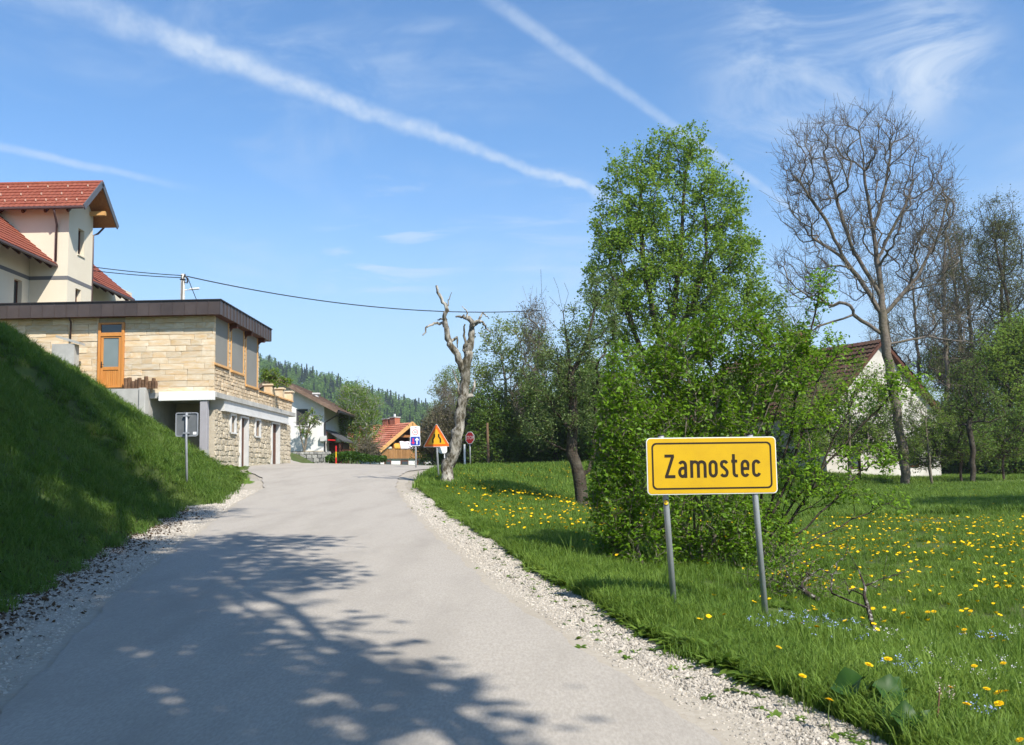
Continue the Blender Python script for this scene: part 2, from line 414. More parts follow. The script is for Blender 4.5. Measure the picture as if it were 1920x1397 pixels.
def courses(parent, m, variants, plane, u0, u1, z0, z1, pos, hts, lens, depth, skip=(), gap=.007, face=1):
    """coursed stones on a wall; plane 'x' (wall at x=pos, runs along y) or 'y' (wall at y=pos, runs along x)"""
    z = z0
    while z < z1-.04:
        h = min(random.uniform(*hts), z1-z)
        u = u0-random.uniform(0, lens[0])
        while u < u1:
            L = random.uniform(*lens); a, b = max(u, u0), min(u+L, u1); u += L
            if b-a < .05: continue
            segs = [(a, b)]
            for (s0, s1, t0, t1) in skip:
                if z+h*.5 > t0 and z+h*.5 < t1:
                    ns = []
                    for (p, q) in segs:
                        if q <= s0 or p >= s1: ns.append((p, q)); continue
                        if s0-p > .05: ns.append((p, s0))
                        if q-s1 > .05: ns.append((s1, q))
                    segs = ns
            for (p, q) in segs:
                d = depth*random.uniform(.75, 1.3); cu = (p+q)/2; dim = (q-p-gap)
                if plane == 'x': put_stone(variants, m, parent, (pos+face*(d/2-.05), cu, z+h/2), (d+.1, dim, h-gap))
                else: put_stone(variants, m, parent, (cu, pos+face*(d/2-.05), z+h/2), (dim, d+.1, h-gap))
        z += h
def wall_open(mb, plane, pos, th, u0, u1, z0, z1, opens):
    """wall core with rectangular openings (u0,u1,z0,z1)"""
    def put(a, b, c, d):
        if b-a < 1e-3 or d-c < 1e-3: return
        if plane == 'x': mb.box(min(pos, pos+th), max(pos, pos+th), a, b, c, d)
        else: mb.box(a, b, min(pos, pos+th), max(pos, pos+th), c, d)
    us = sorted({u0, u1, *[o[0] for o in opens], *[o[1] for o in opens]})
    for a, b in zip(us[:-1], us[1:]):
        hs = sorted([o for o in opens if o[0] <= a+1e-6 and o[1] >= b-1e-6], key=lambda o: o[2]); c = z0
        for o in hs: put(a, b, c, o[2]); c = o[3]
        put(a, b, c, z1)
def tiles(name, parent, m, O, U, V, width, slope, tw=.26, th=.36, T=None, rise=.03):
    """tile courses: U along the eave, V up the slope, wavy tiles lapping over the course below"""
    O, U, V = Vector(O), Vector(U).normalized(), Vector(V).normalized(); Nn = U.cross(V)
    if Nn.z < 0: Nn = -Nn
    nr = max(1, round(slope/th)); th = slope/nr; nc = max(1, round(width/tw)); tw = width/nc
    Vs = []; Q = []
    M = wm(parent).inverted()
    prof = [(0, .0), (.28, .55), (.5, 1), (.72, .55)]
    for r in range(nr):
        row = []
        for c in range(nc):
            for (f, hgt) in prof: row.append((c+f)*tw)
        row.append(nc*tw)
        hh = [prof[i % 4][1]*.55*rise for i in range(len(row))]
        off = random.uniform(-.004, .004)
        b = len(Vs); n = len(row)
        for (v, base) in ((r*th-.05, rise+.012), ((r+1)*th, .004)):
            for x, h in zip(row, hh): Vs.append(O+U*x+V*v+Nn*(base+h+off))
        for x, h in zip(row, hh): Vs.append(O+U*x+V*(r*th-.05)+Nn*(-.002))
        for i in range(n-1):
            Q.append((b+i, b+i+1, b+n+i+1, b+n+i)); Q.append((b+2*n+i, b+2*n+i+1, b+i+1, b+i))
    if T: Vs = [T @ v for v in Vs]
    me = bpy.data.meshes.new(name); me.from_pydata([M @ v for v in Vs], [], Q); me.update()
    o = link(name, me, m, parent); o['kind'] = 'stuff'; return o
def window(parent, plane, pos, u0, u1, z0, z1, inward, mf=m_brown, mg=m_glass, ms=None, name='window', depth=.16, bar=.06, mull=0, out=.05):
    """frame and pane set back in an opening; sill below"""
    def B(mb, a, b, c, d, p, q):
        lo, hi = sorted((pos+inward*p, pos+inward*q))
        if plane == 'x': mb.box(lo, hi, a, b, c, d)
        else: mb.box(a, b, lo, hi, c, d)
    mb = MB()
    B(mb, u0, u0+bar, z0, z1, depth, depth+.06); B(mb, u1-bar, u1, z0, z1, depth, depth+.06)
    B(mb, u0+bar, u1-bar, z0, z0+bar, depth, depth+.06); B(mb, u0+bar, u1-bar, z1-bar, z1, depth, depth+.06)
    for k in range(mull):
        u = u0+(u1-u0)*(k+1)/(mull+1); B(mb, u-.035, u+.035, z0+bar, z1-bar, depth-.005, depth+.05)
    f = mb.build(name, mf, parent)
    mb = MB(); B(mb, u0+bar*.7, u1-bar*.7, z0+bar*.7, z1-bar*.7, depth+.025, depth+.045); mb.build('pane', mg, f)
    if ms:
        mb = MB(); B(mb, u0-.06, u1+.06, z0-.05, z0+.003, -out, depth); mb.build('sill', ms, f)
    return f

# ------------------------------------------------------------------ stone annex by the road
def annex():
    Y0 = 36.; XW = at(400, 680, Y0).x
    zs = at(400, 735, Y0).z                      # floor of the upper storey
    Yf = Y0-.42; ft = at(413, 561, Yf); fb = at(413, 589, Yf); XF = ft.x; zt, zb = ft.z, fb.z
    YE = onx(509, 621, XF).y; Yw = onx(486, 690, XW).y; YT = onx(548, 765, XW).y
    zg = g1(XW+.3, 42)-.15
    T = thing('stone_annex', (XW, Y0, zg), 'flat-roofed annex faced in yellow sandstone with brown metal fascia and grey blinds', 'building')
    XL = -27.
    core = MB(); core.box(XL, XW-.06, Y0+.06, Yw, zs, zb+.1); wall = core.build('wall', m_mortar, T)
    # door opening is in front of the core: door first
    dz0 = at(208, 727, Y0).z; dx0, dx1 = at(184, 660, Y0).x, at(233, 660, Y0).x; dzt = at(208, 605, Y0).z
    courses(wall, m_stone, BLOCKS, 'y', -20.5, XW+.03, zs, zb+.04, Y0+.06, (.19, .235), (.35, 1.15), .045, [(dx0, dx1, zs-1, zb+1)], face=-1)
    d = MB(); fr = .10
    d.box(dx0, dx0+fr, Y0-.06, Y0+.055, dz0, dzt); d.box(dx1-fr, dx1, Y0-.06, Y0+.055, dz0, dzt); d.box(dx0+fr, dx1-fr, Y0-.06, Y0+.055, dzt-.07, dzt)
    zt1 = at(208, 624, Y0).z; zt0 = at(208, 631, Y0).z
    d.box(dx0+fr, dx1-fr, Y0-.062, Y0+.055, zt0, zt1)
    door = d.build('door', m_wood_o, T, .008)
    MB().box(dx0+fr, dx1-fr, Y0, Y0+.05, zt1, dzt-.07).build('transom_pane', m_glass, door)
    lx0, lx1 = dx0+fr+.01, dx1-fr-.01; pz1 = at(208, 634, Y0).z; pz0 = at(208, 688, Y0).z
    lf = MB(); s = .095
    lf.box(lx0, lx0+s, Y0-.03, Y0+.05, dz0, zt0-.01); lf.box(lx1-s, lx1, Y0-.03, Y0+.05, dz0, zt0-.01)
    lf.box(lx0+s, lx1-s, Y0-.03, Y0+.05, pz1, zt0-.01); lf.box(lx0+s, lx1-s, Y0-.03, Y0+.05, pz0-.12, pz0); lf.box(lx0+s, lx1-s, Y0-.03, Y0+.05, dz0, dz0+.05)
    lf.build('door_leaf', m_wood_o, door, .006)
    nb = 8; w = (lx1-lx0-2*s)/nb; plank = None
    for i in range(nb):
        MB().box(lx0+s+i*w+.004, lx0+s+(i+1)*w-.004, Y0-.005, Y0+.04, dz0+.05, pz0-.12).build('plank', m_wood_o, door, .004)
    MB().box(lx0+s, lx1-s, Y0+.0, Y0+.03, pz0, pz1).build('frosted_pane', m_frost, door)
    hz = at(195, 684, Y0).z
    MB().box(lx0+.025, lx0+.06, Y0-.04, Y0-.029, hz-.12, hz+.12).tube([(lx0+.04, Y0-.04, hz), (lx0+.04, Y0-.085, hz), (lx0+.16, Y0-.09, hz)], .01, 6).build('handle', m_cap, door)
    # right hand face: blinds and small split stones
    sk = []
    for (a, b, py) in ((401.5, 428, 681), (434, 457, 695), (461.5, 483, 722)):
        ya, yb = onx(a, 650, XW).y, onx(b, 650, XW).y
        z0 = onx(a, py, XW).z; sk.append((ya-.05, yb+.05, z0-.06, zb+1))
        bl = MB().box(XW-.07, XW-.02, ya+.03, yb-.03, z0+.03, zb+.08).build('blind', m_shut, T)
        n = 26; hh = (zb-z0)/n
        rb = MB()
        for i in range(n): rb.box(XW-.021, XW-.014, ya+.035, yb-.035, z0+.035+i*hh, z0+.035+(i+.72)*hh)
        rb.build('blind_ribs', m_shut, bl)
        fr_ = MB(); fr_.box(XW-.06, XW+.015, ya-.03, ya+.03, z0, zb+.08).box(XW-.06, XW+.015, yb-.03, yb+.03, z0, zb+.08)
        fr_.box(XW-.06, XW+.075, ya-.06, yb+.06, z0-.06, z0+.02)
        fr_.build('blind_frame', m_wood_l, bl)
    courses(wall, m_stone_s, SPLIT, 'x', Y0+.02, Yw, zs+.02, zb+.06, XW-.06, (.12, .18), (.18, .42), .06, sk)
    # roof: slab, soffit, panels, cap
    roof = MB().box(XL, XF-.05, Yf+.05, YE-.05, zb+.04, zt-.03).build('roof', m_cap, T)
    MB().box(XL, XF-.03, Yf+.03, YE-.03, zb+.015, zb+.037).build('soffit', m_wood_d, roof)
    MB().box(XL, XF+.045, Yf-.045, YE+.03, zt-.028, zt+.01).build('roof_cap', m_cap, roof)
    pw = .445; x = XF
    me = None
    while x > -24.5:
        MB().box(x-pw+.004, x-.004, Yf, Yf+.03, zb, zt-.03).add([(x-.009, Yf-.016, zb), (x+.009, Yf-.016, zb), (x+.009, Yf-.016, zt-.03), (x-.009, Yf-.016, zt-.03), (x-.009, Yf, zb), (x+.009, Yf, zb), (x+.009, Yf, zt-.03), (x-.009, Yf, zt-.03)], [(0, 1, 2, 3), (0, 3, 7, 4), (1, 5, 6, 2), (0, 4, 5, 1)]).build('fascia_panel', m_fascia, roof); x -= pw
    y = Yf
    while y < YE-.1:
        y2 = min(y+pw, YE)
        MB().box(XF-.03, XF, y+.035, y2-.004, zb, zt-.03).box(XF-.03, XF+.028, y2-.012, y2+.012, zb, zt-.03).build('fascia_panel', m_fascia, roof); y = y2
    MB().box(XL, XF-.004, YE-.03, YE, zb, zt-.03).build('fascia_panel', m_fascia, roof)
    for px in (431, 459, 484):
        yb = onx(px, 640, XW).y
        MB().box(XW-.05, XF-.06, yb-.07, yb+.07, zb-.16, zb+.012).prism([(XW+.0, yb-.05, zb-.16), (XW+.12, yb-.05, zb-.16), (XW, yb-.05, zb-.3)], (0, .1, 0)).build('bracket', m_wood_d, roof)
    px = at(132, 600, Y0-.1).x
    MB().tube([(px, Yf+.15, zb+.02), (px, Y0-.06, zb-.12), (px, Y0-.06, at(132, 640, Y0).z)], .035, 8).build('downpipe', m_gutter, T, smooth=True)
    # floor slab, beam, pillar
    fx0 = at(297, 742, Y0-.2).x
    ztop = at(388, 733, Y0-.2).z; zbot = at(388, 750, Y0-.2).z
    MB().box(fx0, XW+.10, Y0-.2, Y0-.03, zbot, ztop).build('white_edge_panel', m_white, T, .01)
    MB().box(XW-3.4, XW+.15, Y0-.03, YT+.1, zs-.2, zs-.003).build('floor_slab', m_conc, T, .008)
    zbm = onx(421, 768, XW+.06).z; yb0 = onx(421, 760, XW+.06).y; yb1 = onx(541, 785, XW+.06).y
    MB().box(XW-.5, XW+.06, yb0, yb1, zbm, zs-.203).box(XW-.5, XW+.10, yb0, yb1, zbm-.05, zbm-.003).build('beam', m_offw, T)
    p0, p1 = at(375, 800, Y0-.1).x, at(388.5, 800, Y0-.1).x
    zp = at(380, 843, Y0).z
    pil = MB().box(p0, p1, Y0-.15, Y0+.12, zp, zbot-.01).build('pillar', m_pillar, T, .01)
    MB().box(p0-.012, p1+.012, Y0-.162, Y0+.132, zg-.4, zp).build('pillar_foot', m_conc, pil)
    # lower storey: rubble wall with two windows and two doors
    ops = []; wl = XW-.02
    for (a, b, t, bt) in ((434, 441.5, 779, 811), (480, 488, 788, 818)):
        ops.append((onx(a, 800, wl).y, onx(b, 800, wl).y, onx(a, bt, wl).z, onx(a, t, wl).z, 'w'))
    for (a, b, t) in ((452.5, 465, 783), (511, 524, 794)):
        ops.append((onx(a, 800, wl).y, onx(b, 800, wl).y, zg+.05, onx(a, t, wl).z, 'd'))
    ztop = zbm-.055
    mb = MB(); wall_open(mb, 'x', wl-.06, -.4, Y0+.5, YT-.1, zg-.4, ztop, ops)
    mb.box(XW-2.9, wl-.4, 38.9, 39.2, zg-.4, zs-.2)
    lw = mb.build('lower_wall', m_mortar, T)
    sk = [(o[0]-.1, o[1]+.1, o[2]-.12, o[3]+.1) for o in ops]
    z = zg-.1
    while z < ztop-.05:
        h = random.uniform(.13, .25); h = min(h, ztop-z); y = Y0+.5+random.uniform(-.2, 0)
        while y < YT-.1:
            L = random.uniform(.16, .36); a, b = max(y, Y0+.5), min(y+L, YT-.1); y += L
            cz = z+h/2; cy = (a+b)/2
            if b-a < .08 or any(cy+L*.3 > q[0] and cy-L*.3 < q[1] and cz > q[2]-.05 and cz < q[3] for q in sk): continue
            put_stone(SPLIT, m_rubble, lw, (wl-.125+random.uniform(-.012, .02), cy, cz+random.uniform(-.03, .03)), (.2, (b-a)*random.uniform(.78, .95), h*random.uniform(.78, .97)), rot=Matrix.Rotation(random.uniform(-.22, .22), 4, 'X'))
        z += h
    for o in ops:
        if o[4] == 'w':
            MB().box(wl-.08, wl+.02, o[0]-.1, o[0], o[2], o[3]+.1).box(wl-.08, wl+.02, o[1], o[1]+.1, o[2], o[3]+.1).box(wl-.08, wl+.02, o[0], o[1], o[3], o[3]+.1).build('window_surround', m_offw, lw)
            window(lw, 'x', wl-.06, o[0], o[1], o[2], o[3], -1, m_brown, m_glass, m_offw, depth=.06, out=.12)
        else:
            MB().box(wl-.22, wl+.02, o[1]-.02, o[1]+.08, o[2], o[3]+.08).box(wl-.08, wl+.02, o[0]-.1, o[0], o[2], o[3]+.08).box(wl-.3, wl+.02, o[0], o[1]-.021, o[3], o[3]+.08).build('door_surround', m_offw, lw)
            dr = MB().box(wl-.22, wl-.17, o[0], o[1]-.02, o[2], o[3]).build('lower_door', m_brown, lw)
            for k in range(1, 5):
                yk = o[0]+(o[1]-o[0]-.02)*k/5
                MB().box(wl-.171, wl-.162, yk-.008, yk+.008, o[2]+.05, o[3]-.05).build('door_strip', m_wood_d, dr)
    # terrace parapet with capped pillars
    zp1 = onx(548, 752, XW).z
    pw_ = MB().box(XW-.35, XW-.06, Yw+.003, YT, zs, zp1-.06).build('parapet', m_mortar, T)
    courses(pw_, m_stone_s, SPLIT, 'x', Yw+.02, YT, zs+.02, zp1-.07, XW-.06, (.12, .18), (.2, .45), .06)
    MB().box(XW-.4, XW+.06, Yw+.05, YT+.05, zp1-.058, zp1).build('coping', m_wood_l, pw_)
    for px in (505, 525, 542):
        yc = onx(px, 740, XW-.15).y; zc = zp1
        pp = MB().box(XW-.36, XW+.02, yc-.2, yc+.2, zc+.003, zc+.42).build('terrace_pillar', m_stone, T, .01)
        MB().box(XW-.42, XW+.08, yc-.26, yc+.26, zc+.423, zc+.5).build('pillar_cap', m_stone, pp, .01)
    MB().box(-16, XW-.4, YT-.3, YT, zg-.4, zs-.2).build('rear_wall', m_mortar, T)
    # concrete retaining wall of the terrace in front of the door
    zc = at(250, 728, 35.7).z; xa = at(226, 740, 35.6).x; xb = at(267, 740, 35.6).x
    R = thing('retaining_wall', (xb, 35.6, zc-3), 'grey concrete retaining wall holding the terrace below the orange door', 'wall')
    MB().box(xa-6, xb-.12, 35.62, 35.86, zc-3.2, zc-.02).build('front_wall', m_conc, R)
    MB().box(xb-.118, xb+.12, 35.55, 39.1, zc-3.2, zc).build('side_wall', m_conc, R, .015)
    MB().box(xa-6, xb-.125, 35.87, Y0-.01, zc-.3, zc-.03).build('terrace_paving', m_conc, R)
    # log palisade stored in front of the wall
    Lg = thing('log_stack', ((at(230, 720, 35.8).x), 35.78, zc), 'short weathered brown logs standing in a row on the concrete terrace', 'logs')
    m_log = mat('weathered_log', (.10, .055, .03), (.17, .10, .06), 5, .9, .6, 18, coord='World', rand=.25)
    x = at(232, 715, 35.75).x; xe = at(290, 715, 35.75).x
    while x < xe:
        r = random.uniform(.055, .085); h = random.uniform(.26, .44)
        yy = 35.76+random.uniform(-.05, .06)
        MB().tube([(x+r, yy, zc-.025), (x+r+.01, yy, zc+h*.5), (x+r+random.uniform(-.02, .03), yy, zc+h)], [r, r*1.05, r*.95], 9).build('log', m_log, Lg)
        x += r*1.75
    # small planter wall half way up the bank
    p = at(130, 640, 35.3)
    Pw = thing('planter_wall', (p.x, 35.3, p.z-.8), 'low dark stone planter wall with a sloping slab, left of the orange door', 'wall')
    MB().box(p.x-.55, p.x+.28, 35.1, 35.5, p.z-3.0, p.z-.12).build('planter_side', m_conc, Pw)
    a, b = at(108, 629, 35.2), at(152, 642, 35.2)
    MB().prism([(a.x, 35.05, a.z), (b.x, 35.05, b.z), (b.x, 35.05, b.z-.09), (a.x, 35.05, a.z-.09)], (0, .5, 0)).build('slab', m_conc, Pw)
    return XW, Y0, zs, zg, YT
AX = annex()

# ------------------------------------------------------------------ upper house
def upper_house():
    Yc = 44.; xT = at(128, 470, Yc).x; xR = at(158, 383, Yc-.6).x; zE = at(158, 385, Yc-.6).z
    y2 = 46.55; ym = (Yc+y2)/2; zRg = onx(190, 341, xR).z
    pitch = (zRg-zE)/(ym-(Yc-.6))
    zme = at(105, 495, Yc).z; xme = at(105, 495, Yc).x; xmw = at(55, 520, Yc).x
    T = thing('cream_house', (xT, Yc, 4.8), 'cream rendered house with red tiled roofs and projecting gable above the flat roof', 'house')
    zwt = zE+pitch*.6-.18
    ops = []
    for (a, b, t, bt) in ((146.5, 158, 427, 477), (144, 154.5, 541, 585)):
        ops.append((onx(a, 450, xT).y, onx(b, 450, xT).y, onx(a, bt, xT).z, onx(a, t, xT).z))
    mb = MB(); wall_open(mb, 'x', xT, -.3, Yc+.002, y2, 4.8, zwt, ops)
    mb.prism([(xT, Yc+.002, zwt), (xT, y2, zwt), (xT, ym, zwt+pitch*(ym-Yc))], (-.3, 0, 0))
    tw = mb.build('tower_gable_wall', m_cream, T)
    for o in ops: window(tw, 'x', xT, *o, -1, ms=m_cream, depth=.2, bar=.07)
    MB().box(-34, xT-.301, Yc, Yc+.3, 4.8, zwt).build('tower_front_wall', m_cream, T)
    MB().box(xT-.301, xT, Yc, Yc+.0015, 4.8, zwt).build('tower_corner', m_cream, T)
    # main wall along the left
    mo = (at(27, 540, 41).y, 0)
    wy0, wy1 = onx(26, 545, xmw).y, onx(41, 545, xmw).y
    op = (wy0, wy1, onx(26, 590, xmw).z, onx(26, 521, xmw).z)
    mb = MB(); wall_open(mb, 'x', xmw, -.3, 32, Yc-.003, 4.8, zme+.9, [op]); mw = mb.build('main_wall', m_cream, T)
    window(mw, 'x', xmw, *op, -1, ms=m_cream, depth=.2, bar=.07)
    MB().box(xmw-.3, xmw, y2+.003, 56, 4.8, zme+.9).build('rear_main_wall', m_cream, T)
    zb0 = at(128, 524, Yc).z; zb1 = at(128, 517, Yc).z
    MB().box(-30, xT+.012, Yc-.012, Yc-.0005, zb0, zb1).box(xT+.0005, xT+.012, Yc, y2, zb0, zb1).box(xmw+.0005, xmw+.012, 32, Yc-.013, zb0, zb1).build('grey_band', m_band, T)
    # tower roof
    L = math.hypot(ym-(Yc-.6), zRg-zE); c, s = (ym-Yc+.6)/L, (zRg-zE)/L
    xl = -34
    deck = MB()
    nf = Vector((0, -s, c)); nb = Vector((0, s, c))
    deck.obox(Vector((xl, Yc-.6, zE))-nf*.16, (xR-xl, 0, 0), (0, c*L, s*L), nf*.15)
    yb = 2*ym-Yc+.6
    deck.obox(Vector((xl, yb, zE))-nb*.16, (xR-xl, 0, 0), (0, -c*L, s*L), nb*.15)
    rf = deck.build('tower_roof', m_wood_s, T)
    tiles('roof_tiles', rf, m_tile, (xl, Yc-.62, zE-.02), (1, 0, 0), (0, c, s), xR-xl, L+.03, .24, .30)
    tiles('roof_tiles', rf, m_tile, (xl, yb+.02, zE-.02), (1, 0, 0), (0, -c, s), xR-xl, L+.03, .24, .34)
    MB().tube([(xl, ym, zRg+.03), (xR+.02, ym, zRg+.03)], .085, 8).build('ridge_tile', m_tile, rf, smooth=True)
    # snow stops in three rows
    st = MB()
    for k, (fr, stp) in enumerate(((.18, .48), (.45, .96), (.78, .96))):
        x = xR-.5
        while x > -25:
            p = Vector((x, Yc-.6+c*L*fr, zE+s*L*fr)); st.box(p.x-.018, p.x+.018, p.y-.05, p.y+.02, p.z+.05, p.z+.15); x -= stp
    st.build('snow_stop', m_tilew, rf, kind='stuff')
    # barge boards and gable soffit beams
    MB().obox(Vector((xR-.01, Yc-.66, zE-.06))-nf*.17, (.05, 0, 0), (0, c*(L+.07), s*(L+.07)), nf*.26).build('barge_board', m_gutterg, rf)
    MB().obox(Vector((xR-.01, yb+.06, zE-.06))-nb*.17, (.05, 0, 0), (0, -c*(L+.07), s*(L+.07)), nb*.26).build('barge_board', m_gutterg, rf)
    for yy in (yb-.95,):
        zz = zE+pitch*(yb-yy)-.36
        MB().box(xT-.1, xR-.2, yy-.09, yy+.09, zz-.2, zz).build('purlin', m_wood_l, rf)
    MB().box(xT-.05, xR-.05, ym-.09, ym+.09, zRg-.42, zRg-.2).build('purlin', m_wood_s, rf)
    for xx in np.arange(xR-.9, -26, -1.05):
        MB().obox(Vector((xx, Yc-.58, zE-.02))-nf*.3, (.11, 0, 0), (0, c*.62, s*.62), nf*.135).build('rafter', m_wood_d, rf)
    MB().box(xl, xR+.03, Yc-.74, Yc-.61, zE-.16, zE-.03).build('gutter', m_gutter, rf, .03)
    xp = at(106, 440, Yc-.1).x
    MB().tube([(xp+.12, Yc-.66, zE-.1), (xp+.12, Yc-.6, zE-.35), (xp, Yc-.1, zE-.75), (xp, Yc-.1, zme+.1)], .05, 8).build('downpipe', m_gutter, T, smooth=True)
    MB().tube([(xT+.3, y2+.55, zE-.1), (xT+.1, y2+.35, zE-.45), (xT-.02, y2+.1, zE-.6), (xT-.02, y2+.1, 6)], .05, 8).build('downpipe', m_gutter, T, smooth=True)
    # main roof, eave running away from the camera
    p = math.radians(41); Lm = 9.; U = Vector((-math.cos(p), 0, math.sin(p))); Nm = Vector((math.sin(p), 0, math.cos(p)))
    for (ya, yb_) in ((31., Yc-.002), (y2+.01, 53.2)):
        dk = MB().obox(Vector((xme, ya, zme))-Nm*.14, (0, yb_-ya, 0), U*Lm, Nm*.13).build('main_roof', m_wood_d, T)
        tiles('roof_tiles', dk, m_tile, Vector((xme, ya, zme))-U*.03, (0, 1, 0), U, yb_-ya, Lm, .26, .34)
        MB().box(xme, xme+.12, ya, yb_, zme-.17, zme-.05).build('gutter', m_gutter, dk, .03)
        for yy in np.arange(ya+.5, yb_, .95):
            MB().obox(Vector((xme-.03, yy, zme))-Nm*.28, (0, .11, 0), U*1.5, Nm*.135).build('rafter', m_wood_d, dk)
upper_house()

# ------------------------------------------------------------------ signs
m_galv = mat('galvanised_steel', (.33, .345, .36), (.40, .415, .43), 4, .45, .05, 30, .4, metal=.35, coord='World')
m_yel = mat('sign_yellow', (.62, .375, .005), (.66, .405, .007), 1.2, .38, spec=.4, c3=(.46, .25, .015), s3=4, f3=.3)
m_blk = mat('sign_black', (.03, .02, .012), rough=.45)
m_swh = mat('sign_white', (.80, .80, .78), (.76, .76, .74), 3, .4, spec=.4)
m_org = mat('sign_orange', (.80, .15, .012), rough=.4, spec=.4)
m_yel2 = mat('sign_warm_yellow', (.74, .39, .015), rough=.4, spec=.4)
m_red = mat('sign_red', (.56, .018, .02), rough=.4, spec=.4)
m_pink = mat('sign_magenta_red', (.62, .03, .10), rough=.4, spec=.4)
m_blu = mat('sign_blue', (.012, .06, .36), rough=.4, spec=.4)
m_back = mat('sign_grey_back', (.115, .125, .13), (.14, .15, .155), 5, .5, spec=.4)

def rrect(w, h, r, n=6):
    P = []
    for (cx, cy, a0) in ((w/2-r, h/2-r, 0), (-w/2+r, h/2-r, 90), (-w/2+r, -h/2+r, 180), (w/2-r, -h/2+r, 270)):
        for k in range(n+1):
            a = math.radians(a0+90*k/n); P.append((cx+r*math.cos(a), cy+r*math.sin(a)))
    return P
class Panel:
    """a flat sign: local u to the right, v up, w towards the viewer"""
    def __init__(s, c, yaw=0, tilt=0): s.M = Matrix.Translation(c) @ Matrix.Rotation(yaw, 4, 'Z') @ Matrix.Rotation(tilt, 4, 'Y')
    def p(s, u, v, w): return s.M @ Vector((u, -w, v))
    def plate(s, poly, w0, w1, mb=None):
        mb = mb or MB(); n = len(poly)
        A = [s.p(u, v, w0) for u, v in poly]; B = [s.p(u, v, w1) for u, v in poly]
        area = sum(poly[i][0]*poly[(i+1) % n][1]-poly[(i+1) % n][0]*poly[i][1] for i in range(n))
        fs = [tuple(range(n-1, -1, -1)), tuple(range(n, 2*n))]+[(i, (i+1) % n, (i+1) % n+n, i+n) for i in range(n)]
        if area < 0: fs = [f[::-1] for f in fs]
        mb.add(A+B, fs); return mb
    def ring(s, po, pi, w0, w1, mb=None):
        mb = mb or MB(); n = len(po)
        V = [s.p(u, v, w) for (P, w) in ((po, w1), (pi, w1), (po, w0), (pi, w0)) for u, v in P]
        fs = []
        for i in range(n):
            j = (i+1) % n
            fs += [(i, j, n+j, n+i), (2*n+i, 2*n+j, j, i), (n+i, n+j, 3*n+j, 3*n+i)]
        mb.add(V, fs); return mb
    def stroke(s, path, hw, w0, w1, mb, closed=False):
        P = [Vector(p) for p in path]; n = len(P); Lf = []; Rt = []
        for i in range(n):
            a = P[i-1] if (i > 0 or closed) else P[i]; b = P[(i+1) % n] if (i < n-1 or closed) else P[i]
            t = (b-a).normalized(); nn = Vector((-t.y, t.x))
            k = 1.
            if (0 < i < n-1) or closed:
                t1 = (P[i]-a).normalized(); k = 1/max(.5, abs(nn.dot(Vector((-t1.y, t1.x)))))
            Lf.append(P[i]+nn*hw*k); Rt.append(P[i]-nn*hw*k)
        V = [s.p(q.x, q.y, w) for (A, w) in ((Lf, w1), (Rt, w1), (Lf, w0), (Rt, w0)) for q in A]
        fs = []
        for i in range(n if closed else n-1):
            j = (i+1) % n
            fs += [(i, n+i, n+j, j), (i, j, 2*n+j, 2*n+i), (n+j, n+i, 3*n+i, 3*n+j)]
        if not closed: fs += [(0, 2*n, 3*n, n), (n-1, 2*n-1, 4*n-1, 3*n-1)]
        mb.add(V, fs)
def arc(cx, cy, rx, ry, a0, a1, n=10): return [(cx+rx*math.cos(math.radians(a0+(a1-a0)*k/n)), cy+ry*math.sin(math.radians(a0+(a1-a0)*k/n))) for k in range(n+1)]
def spline(P, n=5):
    out = []; Q = [P[0]]+list(P)+[P[-1]]
    for i in range(1, len(Q)-2):
        p0, p1, p2, p3 = (Vector(q) for q in Q[i-1:i+3])
        for k in range(n):
            t = k/n; out.append(tuple(.5*((2*p1)+(p2-p0)*t+(2*p0-5*p1+4*p2-p3)*t*t+(3*p1-p0-3*p2+p3)*t**3)))
    return out+[tuple(P[-1])]
LET = {
 'Z': (65, [[(3, 126.5), (58, 126.5)], [(52, 127), (11, 8.5)], [(3, 8.5), (63, 8.5)]]),
 'a': (52, [arc(26, 72, 17.5, 19.5, 155, 0)+[(43.5, 0)], [(43.5, 56), (27, 56)]+arc(25, 32, 16.5, 23.5, 90, 270, 12)+[(34, 11), (43.5, 21)]]),
 'm': (95, [[(8.5, 0), (8.5, 100)], [(8.5, 66)]+arc(28, 72, 19.5, 19.5, 170, 0)+[(47.5, 0)], [(47.5, 66)]+arc(67, 72, 19.5, 19.5, 170, 0)+[(86.5, 0)]]),
 'o': (53, [arc(26.5, 70, 18, 21.5, 0, 180)+arc(26.5, 30, 18, 21.5, 180, 360)]),
 's': (48, [spline([(41, 80), (34, 89), (24, 91.5), (13, 88), (8.5, 77), (11, 65), (21, 56), (31, 46), (39, 36), (40, 24), (35, 12), (24, 8.5), (13, 11), (6, 19)])]),
 't': (37, [[(14, 133), (14, 28)]+arc(27, 26, 13, 17.5, 180, 270, 6)+[(37, 8.5)], [(0, 92), (35, 92)]]),
 'e': (52, [[(9, 49), (43.5, 49), (43.5, 70)]+arc(26, 71, 17.5, 20.5, 0, 180)+arc(26, 29, 17.5, 20.5, 180, 330)]),
 'c': (52, [arc(26, 71, 17.5, 20.5, 18, 180)+arc(26, 29, 17.5, 20.5, 180, 342)]),
}
